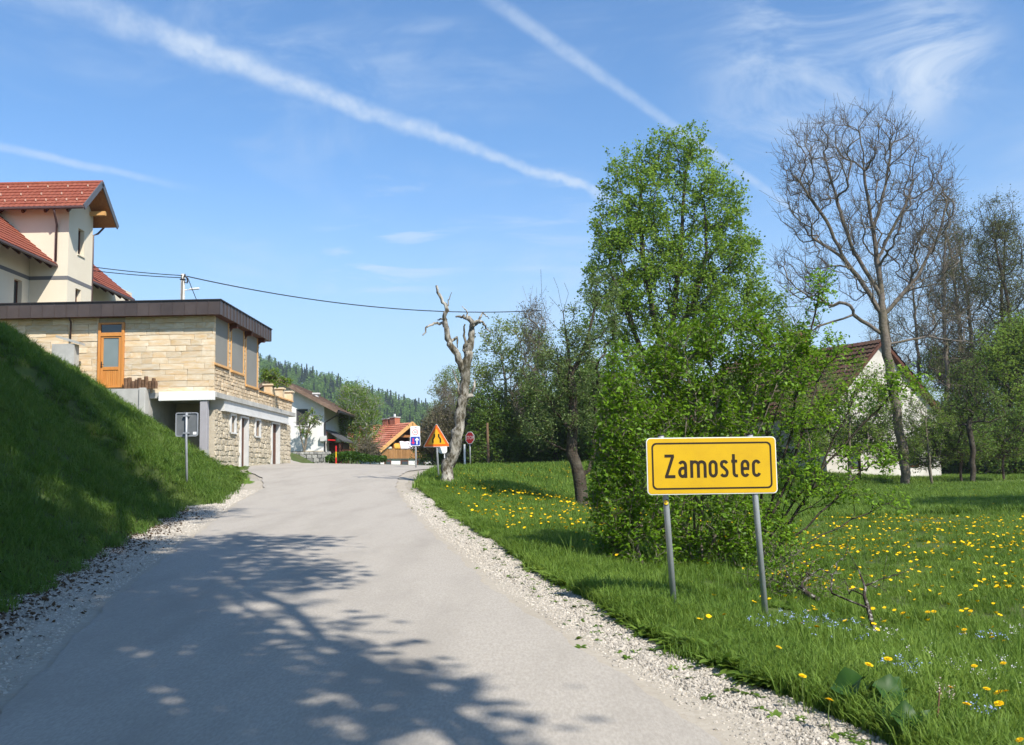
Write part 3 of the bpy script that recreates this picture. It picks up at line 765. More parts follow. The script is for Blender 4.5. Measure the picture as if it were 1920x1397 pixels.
def place_name_sign():
    Y = 8.5; c = at(1334.5, 873, Y); sc = .0
    w = (at(1457, 870, Y)-at(1211.5, 875, Y)).length; h = w*.432
    b1 = ground(1258, 1172); b2 = ground(1430, 1200)
    T = thing('place_name_sign', (c.x, Y, g1(c.x, Y)), 'yellow place-name sign reading Zamostec on two grey posts beside the gravel verge', 'sign')
    P = Panel(c, .045, math.radians(.35))
    bd = P.plate(rrect(w, h, h*.075), -.012, .008).build('panel', m_swh, T)
    P.plate(rrect(w-.016, h-.016, h*.062), .0085, .0105).build('yellow_face', m_yel, bd)
    k = w/755.; o = rrect(w-.088, h-.088, h*.085); i = rrect(w-.118, h-.118, h*.065)
    P.ring(o, i, .0108, .0118).build('border_line', m_blk, bd)
    xs = [(190, 'Z'), (270, 'a'), (340, 'm'), (447, 'o'), (514, 's'), (580, 't'), (634, 'e'), (700, 'c')]
    for x, ch in xs:
        mb = MB()
        for q, st in enumerate(LET[ch][1]):
            pts = [((x-467.5+u)*k, (-68.5+v)*k) for u, v in st]
            P.stroke(pts, 8.6*k, .0108, .0118+.0003*q, mb, closed=(ch == 'o'))
        mb.build('letter', m_blk, bd)
    # posts stand behind the panel
    for n_, (px, py, base) in enumerate(((1243, 817, b1), (1412, 815, b2))):
        zt = at(px, py, Y+.04).z; u = (px-1334.5)/F*Y
        top = P.p(u, 0, -.045); top.z = zt
        mid = at(1248 if n_ == 0 else 1416, 930, Y+.045)
        d = (top-mid); d = d/d.z; zb = g1(top.x, Y)-.12
        bx = mid-d*(mid.z-zb)
        po = MB().tube([bx, mid, top], .0265, 16).build('post', m_galv, T, smooth=True)
        MB().tube([top-Vector((0, 0, .001)), top+Vector((0, 0, .008))], .0285, 16).build('post_cap', m_cap, po)
        for dv in (-.32, .32):
            cc = P.p(u, dv*h, -.03)
            MB().box(cc.x-.04, cc.x+.04, cc.y-.017, cc.y+.06, cc.z-.014, cc.z+.014).build('clamp', m_galv, po)
        if n_ == 0:
            s0 = mid-d*.055
            def wrap(r0, r1, rad, m, nm, jig=0, par=po):
                Vv = []; n = 28
                for ring in (r0, r1):
                    for q in range(n):
                        a = 2*math.pi*q/n; rr = ring*(1+jig*math.cos(a*8)) if ring else 0
                        uu, vv = rr*math.cos(a), rr*math.sin(a)
                        th = uu/.0265-.15
                        Vv.append(s0+Vector((rad*math.sin(th), -rad*math.cos(th), vv)))
                return MB().add(Vv, [(q, n+q, n+(q+1) % n, (q+1) % n) for q in range(n)]).build(nm, m, par)
            st = wrap(0, .030, .0275, mat('sticker_navy', (.02, .03, .07), rough=.5), 'sticker')
            wrap(0, .022, .0280, mat('sticker_yellow', (.75, .50, .02), rough=.5), 'sticker_flower', .12, st)
            wrap(0, .006, .0285, mat('sticker_ochre', (.40, .18, .01), rough=.5), 'sticker_centre', 0, st)
place_name_sign()

def text_part(txt, P, size, w, m, parent, name, cx=0, cy=0, sx=1.):
    cu = bpy.data.curves.new(name, 'FONT'); cu.body = txt; cu.size = size; cu.align_x = 'CENTER'; cu.align_y = 'CENTER'; cu.resolution_u = 3
    o = bpy.data.objects.new(name, cu); COL.objects.link(o)
    dg = bpy.context.evaluated_depsgraph_get(); me = bpy.data.meshes.new_from_object(o.evaluated_get(dg))
    bpy.data.objects.remove(o); Mi = wm(parent).inverted()
    for v in me.vertices: v.co = Mi @ P.p(cx+v.co.x*sx, cy+v.co.y, w)
    me.materials.clear(); return link(name, me, m, parent)

def warning_sign():
    b = ground(824, 903); Y = b.y; c = at(819, 826, Y)
    T = thing('road_narrows_sign', b, 'triangular orange and yellow road-narrows warning sign on a grey post', 'sign')
    w = (at(845, 836, Y)-at(793.5, 838, Y)).length; h = w*.866
    P = Panel(at(819, 838, Y), .03, math.radians(-.6))
    def tri(k):
        r = w*.035; A = [(-w/2, 0), (w/2, 0), (0, h)]; ce = (0, h/3); Q = []
        for i in range(3):
            a = Vector(A[i]); p = Vector(A[i-1]); n = Vector(A[(i+1) % 3])
            for t in range(5):
                d1 = a+(p-a).normalized()*r*1.7; d2 = a+(n-a).normalized()*r*1.7; f = t/4
                q = d1*(1-f)**2+a*2*f*(1-f)+d2*f*f
                Q.append((ce[0]+(q.x-ce[0])*k, ce[1]+(q.y-ce[1])*k))
        return Q
    pn = P.plate(tri(1), -.008, .006).build('panel', m_swh, T)
    P.plate(tri(.955), .0065, .008).build('orange_border', m_org, pn)
    P.plate(tri(.66), .0085, .010).build('yellow_face', m_yel2, pn)
    for sg in (-1, 1):
        mb = MB(); u = w/50.
        P.stroke([(sg*6.8*u, 7.5*u), (sg*6.8*u, 14*u), (sg*3.9*u, 18.5*u), (sg*3.9*u, 23.5*u)], 1.4*u, .0102, .0115, mb); mb.build('narrowing_bar', m_blk, pn)
    top = P.p(0, h*.72, -.04)
    MB().tube([Vector(b)-Vector((0, 0, .3)), P.p(0, -.05, -.04), top], .03, 12).build('post', m_galv, T, smooth=True)
warning_sign()
def zone_sign():
    Y = 43.; T = thing('zone_and_priority_sign', (at(779, 870, Y).x, Y, g1(at(779, 870, Y).x, Y)), 'white 30 zone plate above a blue priority-arrow plate on one post', 'sign')
    a, b = at(769, 799, Y), at(788, 836, Y); w = b.x-a.x; h = a.z-b.z
    P = Panel(at(778.5, 808.6, Y), .02); Q = Panel(at(778.5, 827, Y), .02)
    hw_ = h/2
    u_ = P.plate(rrect(w*.97, hw_*1.02, .05), -.008, .006).build('upper_panel', m_swh, T)
    l_ = Q.plate(rrect(w*1.03, hw_, .05), -.008, .006).build('lower_panel', m_swh, T)
    r = w*.285
    P.ring(arc(0, -hw_*.1, r, r, 0, 351, 39), arc(0, -hw_*.1, r*.82, r*.82, 0, 351, 39), .0065, .008).build('red_ring', m_red, u_)
    text_part('30', P, r*1.15, .0075, m_blk, u_, 'number', 0, -hw_*.1, .9)
    text_part('CONA', P, w*.16, .0075, m_blk, u_, 'word', 0, hw_*.355)
    Q.plate(rrect(w*.93, hw_*.88, .04), .0065, .008).build('blue_face', m_blu, l_)
    k = w
    mb = MB(); Q.plate([(-.27*k, .28*k), (-.27*k, -.12*k), (-.40*k, -.12*k), (-.2*k, -.34*k), (0*k, -.12*k), (-.13*k, -.12*k), (-.13*k, .28*k)], .0085, .010, mb); mb.build('red_arrow', m_pink, l_)
    mb = MB(); Q.plate([(.12*k, -.34*k), (.24*k, -.34*k), (.24*k, .12*k), (.36*k, .02*k), (.36*k, .16*k), (.18*k, .34*k), (0, .16*k), (0, .02*k), (.12*k, .12*k)], .0085, .010, mb); mb.build('white_arrow', m_swh, l_)
    x = at(779.5, 850, Y).x
    MB().tube([(x, Y+.05, g1(x, Y)-.3), (x, Y+.05, a.z-.1)], .035, 10).build('post', m_galv, T, smooth=True)
zone_sign()
def stop_sign():
    Y = 60.; c = at(881, 821, Y); gz = g1(c.x, Y)
    T = thing('stop_sign', (c.x, Y, gz), 'red octagonal STOP sign on a thin post at the wood edge', 'sign')
    P = Panel(c, -.75); R = .41
    oc = lambda r: [(r*math.cos(math.radians(22.5+45*k)), r*math.sin(math.radians(22.5+45*k))) for k in range(8)]
    pn = P.plate(oc(R), -.008, .006).build('panel', m_swh, T)
    P.plate(oc(R*.9), .0065, .009).build('red_face', m_red, pn)
    text_part('STOP', P, R*.75, .0105, m_swh, pn, 'word', 0, 0, .95)
    MB().tube([(c.x, Y+.06, gz-.3), (c.x, Y+.06, c.z+.2)], .04, 10).build('post', m_galv, T, smooth=True)
stop_sign()
def sign_back():
    b = ground(351, 915); Y = b.y
    T = thing('sign_seen_from_behind', b, 'rectangular grey sign seen from behind, on a post on the grass bank', 'sign')
    P = Panel(at(350.5, 796, Y), .02, 0); w = 42/F*Y; h = 45/F*Y
    fr = P.ring(rrect(w, h, .05), rrect(w-.045, h-.045, .035), -.02, .02).build('rim', m_galv, T)
    P.plate(rrect(w-.044, h-.044, .035), -.016, -.006).build('back_plate', m_back, T)
    P.plate([(.27*w, -.42*h), (.45*w, -.42*h), (.45*w, -.31*h), (.27*w, -.31*h)], -.0055, -.004).build('label_plate', m_swh, T)
    MB().tube([Vector(b)-Vector((0, 0, .3)), P.p(0, -.6*h, .04), P.p(0, .49*h, .04)], .03, 12).build('post', m_galv, T, smooth=True)
    for v in (.36, -.36):
        q = P.p(0, v*h, .015); MB().box(q.x-.07, q.x+.07, q.y-.055, q.y+.01, q.z-.018, q.z+.018).build('clamp', m_galv, T)
sign_back()
def small_posts():
    Y = 30.; c = at(830, 842, Y); gz = g1(c.x, Y)
    T = thing('small_white_sign', (c.x, Y, gz), 'small white plate on a thin post just behind the orange triangle sign', 'sign')
    P = Panel(c, .4); P.plate(rrect(.28, .27, .08), -.01, .01).build('panel', m_swh, T)
    MB().tube([(c.x+.05, Y+.05, gz-.3), (c.x+.05, Y+.05, c.z)], .02, 8).build('post', m_galv, T, smooth=True)
    Y = 56.; c = at(871, 833, Y); gz = g1(c.x, Y)
    o = MB().tube([(c.x, Y, gz-.3), (c.x, Y, c.z)], .06, 10).build('marker_post', m_swh); tag(o, 'plain grey-white marker post just left of the STOP sign', 'post')
    Y = 58.; c = at(913.5, 793, Y); c2 = at(916, 870, Y)
    m_pole = mat('old_wood_pole', (.16, .10, .055), (.22, .14, .08), 6, .9, .3, 20, coord='World', stretch=(8, 8, .5))
    o = MB().tube([(c2.x, Y, c2.z-1.2), tuple(c2), tuple(c)], [.09, .085, .07], 10).build('wooden_pole', m_pole); tag(o, 'short brown wooden pole at the meadow edge, right of the STOP sign', 'pole')
    Y = 49.; c = at(630, 836, Y); x = c.x; z0 = at(631, 868, Y).z-.6
    T = thing('snow_marker', (x, Y, z0), 'red and yellow snow marker post before the hedge', 'post')
    zs = [z0, at(631, 862, Y).z, at(630.5, 855, Y).z, at(630, 846, Y).z, c.z+.25]
    cols = [m_yel, m_yel, m_red, m_yel, m_red]
    zz = np.linspace(z0, c.z, 6)
    for i in range(5): MB().tube([(x, Y, zz[i]), (x, Y, zz[i+1])], .035, 8).build('band', cols[i], T)
small_posts()

# ------------------------------------------------------------------ street lamp pole and wires
def utility():
    Y = 50.; t = at(343, 514, Y); gz = 4.9
    m_cp = mat('concrete_pole', (.42, .40, .35), (.50, .48, .43), 3, .9, .2, 20, coord='World')
    T = thing('utility_pole', (t.x, Y, gz), 'pale utility pole with a short lamp arm rising behind the flat roof', 'pole')
    MB().tube([(t.x, Y, gz-.3), (t.x, Y, t.z)], [.15, .105], 12).build('shaft', m_cp, T, smooth=True)
    a0 = at(347, 544, Y); a1 = at(372, 543, Y)
    arm = MB().tube([(t.x+.08, Y, a0.z), (a1.x-.3, Y, a0.z+.03)], .03, 8).build('lamp_arm', m_swh, T)
    MB().obox((a1.x-.45, Y-.09, a0.z), (.5, 0, .03), (0, .18, 0), (0, 0, .09)).build('lamp_head', m_swh, arm, .02)
    MB().tube([(t.x+.1, Y-.05, t.z-.1), (t.x+.28, Y-.05, t.z-.25), (t.x+.24, Y-.05, t.z-.5), (t.x+.1, Y-.05, t.z-.42)], .04, 6).tube([(t.x+.12, Y-.05, t.z), (t.x+.3, Y-.05, t.z-.45)], .03, 6).build('insulator', m_cap, T)
    MB().box(t.x-.125, t.x+.125, Y-.125, Y+.125, t.z-.32, t.z-.27).build('strap', m_cap, T)
    MB().tube([(t.x+.11, Y-.06, t.z-.05), (t.x+.02, Y-.13, t.z-.4), (t.x+.02, Y-.15, gz)], .025, 6).build('pole_cable', m_cap, T)
    m_wire = mat('black_wire', (.02, .025, .03), rough=.6)
    def wire(p, q, sag, label, r=.022):
        pts = []
        for k in range(25):
            f = k/24; v = p.lerp(q, f); v.z -= sag*4*f*(1-f); pts.append(v)
        o = MB().tube(pts, r, 6).build('overhead_wire', m_wire); tag(o, label, 'wire', 'overhead wires')
    top = Vector((t.x+.2, Y, t.z-.12))
    wire(top, at(1015, 582, 62), .75, 'long overhead wire running from the pole right to the trees', .028)
    wire(at(170, 500, 50.5), Vector((t.x, Y-.12, t.z-.1)), .05, 'upper of two overhead wires between the cream house and the pole')
    wire(at(170, 507, 50.5), Vector((t.x, Y-.12, t.z-.22)), .05, 'lower of two overhead wires between the cream house and the pole')
    wire(Vector((t.x+.3, Y, t.z-.3)), Vector((at(385, 590, 48).x, 47.5, at(385, 590, 48).z)), .03, 'steep service wire dropping from the pole to the flat roof')
utility()

# ------------------------------------------------------------------ houses in the background
def white_house():
    Y = 62.; A = at(514, 706, Y-.6); e = at(634, 769, Y-.6); cr = at(608, 800, Y); base = g1(cr.x, Y)-.4
    T = thing('white_house', (A.x, Y, base), 'white plastered house with weathered brown roof and grey window behind the annex', 'house')
    k = (A.z-e.z)/(e.x-A.x); hw = cr.x-A.x; D = 9.
    zw = A.z-k*hw-.15; wx0, wx1 = at(555, 780, Y).x, at(577, 780, Y).x; wz0, wz1 = at(560, 798, Y).z, at(560, 767, Y).z
    mb = MB(); wall_open(mb, 'y', Y, .35, A.x-hw, cr.x, base, zw, [(wx0, wx1, wz0, wz1)] if wz1 < zw else [])
    ap = (A.x, Y, A.z-.15)
    mb.prism([(A.x-hw, Y, zw), (cr.x, Y, zw), ap], (0, .35, 0)).box(cr.x-.35, cr.x, Y+.351, Y+D, base, zw)
    w_ = mb.build('wall', m_white, T)
    window(w_, 'y', Y, wx0, wx1, wz0, wz1, 1, m_band, mat('dark_screen', (.06, .06, .062), rough=.6), m_white, depth=.05, bar=.05)
    MB().box(A.x-hw-.02, cr.x+.02, Y-.02, Y+.3, base, at(600, 845, Y).z).build('plinth', m_mortar, T)
    rf = None
    for s in (1, -1):
        U = Vector((s*(e.x-A.x), 0, e.z-A.z)); L = U.length; U /= L; Nn = Vector((-s*U.z*1, 0, abs(U.x)))
        Nn = Vector((s*abs(U.z), 0, abs(U.x)))
        rf = MB().obox(Vector((A.x, Y-.6, A.z))-Nn*.16, U*L, (0, D+1, 0), Nn*.15).build('roof', m_wood_d, T)
        tiles('roof_tiles', rf, m_tile_b, Vector((A.x, Y-.62, A.z))+U*(L+.03), (0, 1, 0), -U, D+1, L, .24, .33)
        MB().obox(Vector((A.x, Y-.64, A.z))-Nn*.2, U*L, (0, .05, 0), Nn*.24).build('verge_board', m_tile_b, rf)
    MB().tube([(e.x+.06, Y-.6, e.z-.12), (e.x+.06, Y+D, e.z-.12)], .08, 8).tube([(e.x+.06, Y-.3, e.z-.2), (cr.x+.05, Y-.05, e.z-.75), (cr.x+.05, Y-.05, base)], .045, 8).build('gutter', m_cap, rf)
    c = at(593, 745, Y+3); MB().tube([(c.x, Y+3, c.z-1.2), (c.x, Y+3, c.z+.2)], .16, 8).box(c.x-.24, c.x+.24, Y+2.8, Y+3.2, c.z+.203, c.z+.3).build('vent_pipe', m_offw, rf)
    b = at(608, 823, Y-.3); MB().box(b.x-.3, b.x+.12, Y-.25, Y-.021, b.z-.16, b.z+.2).build('meter_box', m_offw, T, .02)
    # rubble garden wall in front
    q0, q1 = at(538, 860, Y-2.4), at(613, 860, Y-2.4); zt = at(560, 848, Y-2.4).z
    R = thing('garden_wall', (q0.x, Y-2.4, base), 'low grey rubble garden wall in front of the white house', 'wall')
    co = MB().box(q0.x, q1.x, Y-2.35, Y-2.0, base-.8, zt-.03).build('wall_core', m_conc, R)
    m_rg = mat('grey_rubble', (.24, .235, .22), (.40, .39, .36), 3, .92, .8, 12, .1, rand=.3)
    z = base-.6
    while z < zt-.05:
        h = random.uniform(.18, .3); x = q0.x
        while x < q1.x-.1:
            L = random.uniform(.22, .5); put_stone(SPLIT, m_rg, co, (x+L/2, Y-2.37, z+h/2), (L*.92, .16, h*.92)); x += L
        z += h
    # shed beside the house
    s0, s1 = at(614, 800, Y+1), at(640, 800, Y+1); zt0, zt1 = at(614, 806, Y+1).z, at(641, 826, Y+1).z
    Sh = thing('lean_to_shed', (s0.x, Y+1, base), 'dark lean-to shed with sloping tin roof on the side of the white house', 'shed')
    MB().box(s0.x, s1.x, Y+1.6, Y+4, base, zt1-.1).build('wall', m_wood_d, Sh)
    MB().obox((s0.x, Y+.6, zt0-.1), (s1.x-s0.x+.25, 0, zt1-zt0), (0, 3.6, 0), (0, 0, .1)).build('roof', m_gutterg, Sh)
    MB().box(s1.x-.12, s1.x, Y+.8, Y+.92, base, zt1-.12).build('post', m_wood_d, Sh)
    a = at(618, 826, Y+.5); MB().obox((a.x-.1, Y+.4, a.z), (.45, 0, -.03), (0, .5, 0), (0, 0, .08)).build('red_awning', m_red, Sh)
    # window shutter lying against the annex corner
white_house()

def red_house():
    Y = 84.; A = at(773, 792, Y)
    al = math.radians(52)   # ridge swings to the left going back
    T = thing('red_roofed_house', (A.x, Y, 1.2), 'house with orange-red tiled roof, twin chimneys and brown boarded balcony', 'house', rz=al)
    M = wm(T); Mi = M.inverted()
    za = A.z-1.2; hw = 4.05; dr = 2.5; ov = 1.0; L = 13.
    # local: x across (left = towards the road), y along the ridge to the back
    rf = None
    for s in (-1, 1):
        U = Vector((s*hw, 0, -dr)).normalized(); ln = math.hypot(hw, dr); Nn = Vector((s*dr, 0, hw)).normalized()
        r = MB(M).obox(Vector((0, 0, za))-Nn*.2, U*ln, (0, L, 0), Nn*.19).build('roof', m_wood_d, T)
        tiles('roof_tiles', r, m_tile_o, Vector((0, 0, za))+U*(ln+.04), (0, 1, 0), -U, L, ln, .26, .36, T=M, rise=.06)
        MB(M).obox(Vector((0, -.06, za))-Nn*.22, U*ln, (0, .06, 0), Nn*.3).build('verge_board', m_wood_l, r)
        if s < 0: rf = r
    zw = za-dr*.86
    wl = MB(M).box(-hw*.86, hw*.86, ov+1.2, L-1, -1.5, zw-.2).prism([(-hw*.86, ov+1.2, zw-.2), (hw*.86, ov+1.2, zw-.2), (0, ov+1.2, za-.35)], (0, .3, 0)).build('wall', m_white, T)
    zbt = (at(745, 841.5, Y)).z-1.2; zbb = (at(745, 858, Y)).z-1.2
    # lower storey front, in line with the balcony front
    MB(M).box(-hw*.84, hw*.84, ov*.3+.15, ov+1.19, -1.5, zbb-.15).build('lower_front_wall', m_white, T)
    for (u0, u1) in ((-3.0, -2.2), (-1.05, -.1), (1.0, 1.9)):
        f = MB(M).box(u0, u1, ov*.3+.1, ov*.3+.149, zbb-1.6, zbb-.25).build('window', m_brown, T)
        MB(M).box(u0+.1, u1-.1, ov*.3+.085, ov*.3+.099, zbb-1.5, zbb-.35).build('pane', m_glass, f)
    MB(M).box(-hw*.86, hw*.86, ov*.3, ov+1.19, zbb-.147, zbb-.02).build('balcony_slab', m_offw, T)
    bal = MB(M).box(-hw*.86, hw*.86, ov*.3-.02, ov*.3+.05, zbt-.04, zbt+.06).box(-hw*.86, hw*.86, ov*.3+.01, ov*.3+.05, zbb+.1, zbb+.2).build('balcony_rail', m_wood_d, T)
    m_bal = mat('balcony_board', (.30, .155, .06), (.36, .19, .075), 3, .7, .2, 20, coord='World', rand=.15)
    n = 34; w = 2*hw*.86/n
    for i in range(n):
        MB(M).box(-hw*.86+i*w+.01, -hw*.86+(i+1)*w-.01, ov*.3-.05, ov*.3-.021, zbb-.1, zbt+.02).build('balcony_board', m_bal, bal)
    # timber of the open gable
    for x in (-1.9, 1.9):
        MB(M).box(x-.1, x+.1, ov*.3+.06, ov*.3+.26, zbb, za-dr*abs(x)/hw-.3).build('gable_post', m_wood_s, T)
    MB(M).box(-2.1, 2.1, ov*.3+.06, ov*.3+.24, za-dr*.52, za-dr*.52+.2).build('collar_beam', m_wood_s, T)
    MB(M).box(-3.4, 3.4, ov+1.1, ov+1.19, zbb, zw-.1).prism([(-3.4, ov+1.19, zw-.1), (3.4, ov+1.19, zw-.1), (0, ov+1.19, za-.4)], (0, -.09, 0)).build('gable_boarding', m_wood_d, T)
    f = MB(M).box(-1.3, .1, ov+1.06, ov+1.099, zbb+.3, zbb+2.1).build('balcony_window', m_brown, T); MB(M).box(-1.2, 0, ov+1.045, ov+1.059, zbb+.4, zbb+2).build('pane', m_glass, f)
    # chimneys
    for (yy, hh) in ((2.15, .5), (3.05, .4)):
        ch = MB(M).box(-.32, .32, yy-.33, yy+.33, za-.6, za+hh).build('chimney', m_brick, rf)
        MB(M).box(-.37, .37, yy-.38, yy+.38, za+hh+.003, za+hh+.09).build('chimney_cap', m_conc, ch)
    MB(M).tube([(0, 2.15, za+.55), (0, 2.15, za+.85)], .1, 8).build('flue', m_offw, rf)
    MB(M).tube([(-2.2, 4.5, za-1.9), (-2.2, 4.5, za-.2)], .07, 8).build('vent_pipe', m_galv, rf)
    # bedding airing over the balcony rail
    for (nm, u0, u1, top, m, lab) in (('quilt', -1.2, 1.4, .62, mat('pale_pink_cloth', (.72, .60, .66), (.78, .72, .75), 4, .9, coord='World'), 'pale pink patterned quilt airing over the brown balcony'),
                                  ('orange_cloth', -1.95, -1.25, .45, mat('orange_cloth', (.68, .34, .06), rough=.9), 'orange cloth hanging over the balcony next to the pale quilt'),
                                  ('cushion', -3.1, -2.3, .2, mat('pale_cloth', (.66, .62, .5), rough=.9), 'pale cushion lying on the left end of the balcony rail')):
        Vv = []; n_ = 9
        for k in range(n_+1):
            u = u0+(u1-u0)*k/n_; wv = .03*math.sin(k*2.1)
            for (yy, zz) in ((ov*.3-.09+wv, zbt-.05), (ov*.3-.07+wv, zbt+.1), (ov*.3+.05, zbt+top+wv), (ov*.3+.16, zbt+top*.9+wv), (ov*.3+.22, zbt+.05)):
                Vv.append((u, yy, zz))
        Fq = [(k*5+j, (k+1)*5+j, (k+1)*5+j+1, k*5+j+1) for k in range(n_) for j in range(4)]
        o = MB(M).add(Vv, Fq).build(nm, m, None, smooth=True)
        md = o.modifiers.new('solid', 'SOLIDIFY'); md.thickness = .05
        tag(o, lab, 'bedding' if nm != 'orange_cloth' else 'cloth')
red_house()

def old_house():
    Y = 56.; A = at(1660, 634, Y); base = g1(A.x, Y)-.3
    al = math.radians(28)
    T = thing('old_white_house', (A.x, Y, base), 'old whitewashed gabled house with dark brown tiled roof half hidden by trees', 'house', rz=al)
    M = wm(T); za = A.z-base; hw = 5.1; dr = 4.5; L = 14.; zw = za-dr*.93
    wl = MB(M).box(-hw*.93, hw*.93, .5, .9, -.5, zw-.25).prism([(-hw*.93, .5, zw-.25), (hw*.93, .5, zw-.25), (0, .5, za-.3)], (0, .4, 0)).box(-hw*.93, -hw*.93+.4, .901, L, -.5, zw-.2).box(hw*.93-.4, hw*.93, .901, L, -.5, zw-.2).build('wall', m_oldwall, T)
    for s in (-1, 1):
        U = Vector((s*hw, 0, -dr)).normalized(); ln = math.hypot(hw, dr); Nn = Vector((s*dr, 0, hw)).normalized()
        r = MB(M).obox(Vector((0, .15, za))-Nn*.2, U*ln, (0, L, 0), Nn*.19).build('roof', m_wood_d, T)
        tiles('roof_tiles', r, m_tile_d, Vector((0, .1, za))+U*(ln+.05), (0, 1, 0), -U, L, ln, .3, .42, T=M, rise=.07)
        if s < 0: rf = r
    f = MB(M).box(-.35, .35, .44, .499, zw+.5, zw+1.5).build('window', m_wood_d, T); MB(M).box(-.26, .26, .425, .439, zw+.6, zw+1.4).build('pane', m_glass, f)
    for u in (-2.6, 2.2):
        f = MB(M).box(u-.5, u+.5, .44, .499, 1.0, 2.4).build('window', m_wood_d, T); MB(M).box(u-.4, u+.4, .425, .439, 1.1, 2.3).build('pane', m_glass, f)
    cy = 6.1
    ch = MB(M).box(-1.0, -.3, cy-.35, cy+.35, za-1.8, za+.75).build('chimney', m_brick, rf)
    for (a, b) in ((-1.05, -.85), (-.45, -.25)):
        MB(M).box(a, b, cy-.4, cy+.4, za+.753, za+1.1).build('chimney_side', m_brick, ch)
    MB(M).box(-1.08, -.22, cy-.42, cy+.42, za+1.103, za+1.2).build('chimney_cap', m_brick, ch)
old_house()

# ------------------------------------------------------------------ trees: skeleton grown towards points in the crown, leaves on the twigs
def lobe_points(lobes, n, shell=.55):
    """points inside ellipsoids (centre, radii)"""
    vol = np.array([max(1e-6, l[1][0]*l[1][1]*l[1][2])**.8 for l in lobes]); vol /= vol.sum()
    k = rng.choice(len(lobes), n, p=vol)
    d = rng.normal(size=(n, 3)); d /= np.linalg.norm(d, axis=1)[:, None]
    r = rng.random(n)**(1/3.); r = shell*(.6+.4*r)+(1-shell)*r
    C = np.array([l[0] for l in lobes]); R = np.array([l[1] for l in lobes])
    return C[k]+d*r[:, None]*R[k]
def pxlobes(L, Y, deep=1.):
    out = []
    for q in L:
        cx, cy, rx, ry = q[:4]; dy = q[4] if len(q) > 4 else 0.
        yy = Y+dy; c = at(cx, cy, yy); a, b = rx/F*yy, ry/F*yy
        out.append(((c.x, c.y, c.z), (a, (a+b)/2*deep, b)))
    return out
def skeleton(lines, targets, bf=.25, seg=.35, wob=.12, up=.0):
    P = []; par = []; ln = []
    def add(p, q):
        P.append(np.array(p, float)); par.append(q); ln.append(0 if q < 0 else ln[q]+np.linalg.norm(P[-1]-P[q])); return len(P)-1
    for i, L in enumerate(lines):
        L = [np.array(p, float) for p in L]
        if i == 0: j = add(L[0], -1)
        else:
            d = [np.linalg.norm(p-L[0]) for p in P]; j = int(np.argmin(d))
        for p in L[1:]:
            a = P[j]; n = max(1, int(np.linalg.norm(p-a)/seg))
            for k in range(1, n+1):
                v = a+(p-a)*k/n
                if k < n: v = v+rng.normal(size=3)*wob*seg*.4
                j = add(v, j)
    cap = len(P)+len(targets)*14
    A = np.zeros((cap, 3)); A[:len(P)] = P; LN = np.zeros(cap); LN[:len(P)] = ln; PR = np.full(cap, -1); PR[:len(par)] = par; n = len(P)
    trunk_n = n
    order = np.argsort(np.linalg.norm(targets-A[0], axis=1)); tips = []
    for t in targets[order]:
        d = np.linalg.norm(A[:n]-t, axis=1); cost = d+bf*LN[:n]+up*np.maximum(0, A[:n, 2]-t[2]); cost[0] += .3
        j = int(np.argmin(cost)); a = A[j].copy(); D = d[j]
        m = min(12, max(2, int(D/seg)+1))
        if n+m >= cap: break
        pd = (a-A[PR[j]]) if PR[j] >= 0 else np.array([0, 0, 1.]); pd = pd/(np.linalg.norm(pd)+1e-9)*D*.35
        c = a+pd+np.array([0, 0, D*.06])
        for k in range(1, m+1):
            f = k/m; v = a*(1-f)**2+c*2*f*(1-f)+t*f*f
            if k < m: v = v+rng.normal(size=3)*wob*D/m
            A[n] = v; PR[n] = j; LN[n] = LN[j]+np.linalg.norm(v-A[j]); j = n; n += 1
        tips.append(j)
    return A[:n], PR[:n].astype(int), np.array(tips), trunk_n
def subtwigs(P, par, tips, k, ln, upb=.25):
    """k short side twigs of two segments near each tip"""
    d = P[tips]-P[par[tips]]; d /= (np.linalg.norm(d, axis=1)[:, None]+1e-9)
    NP = [P]; NQ = [par]; nt = [tips]; n = len(P); at_ = tips.copy()
    for i in range(k):
        v = d*.7+rng.normal(size=d.shape)*.55; v[:, 2] += upb; v /= np.linalg.norm(v, axis=1)[:, None]
        L = ln*rng.uniform(.5, 1.2, len(tips))[:, None]
        m1 = P[at_]+v*L*.5+rng.normal(size=v.shape)*ln*.06; v2 = v+rng.normal(size=v.shape)*.3; v2[:, 2] += upb*.6
        m2 = m1+v2*L*.5
        N_ = len(tips); NP += [m1, m2]; NQ += [at_, np.arange(n, n+N_)]; nt.append(np.arange(n+N_, n+2*N_)); n += 2*N_
        if i % 2 == 1: at_ = np.where(par[at_] > 0, par[at_], at_)
    return np.concatenate(NP), np.concatenate(NQ).astype(int), np.concatenate(nt[1:])
def radii(P, par, r0, rt, p=2.4):
    n = len(P); s = np.zeros(n); kids = np.zeros(n, int)
    for i in range(n-1, 0, -1):
        if s[i] == 0: s[i] = 1.
        s[par[i]] += s[i]
    if s[0] == 0: s[0] = 1
    r = s**(1/p); gm = math.log(r0/rt)/max(1e-3, math.log(r[0]))
    return rt*r**gm
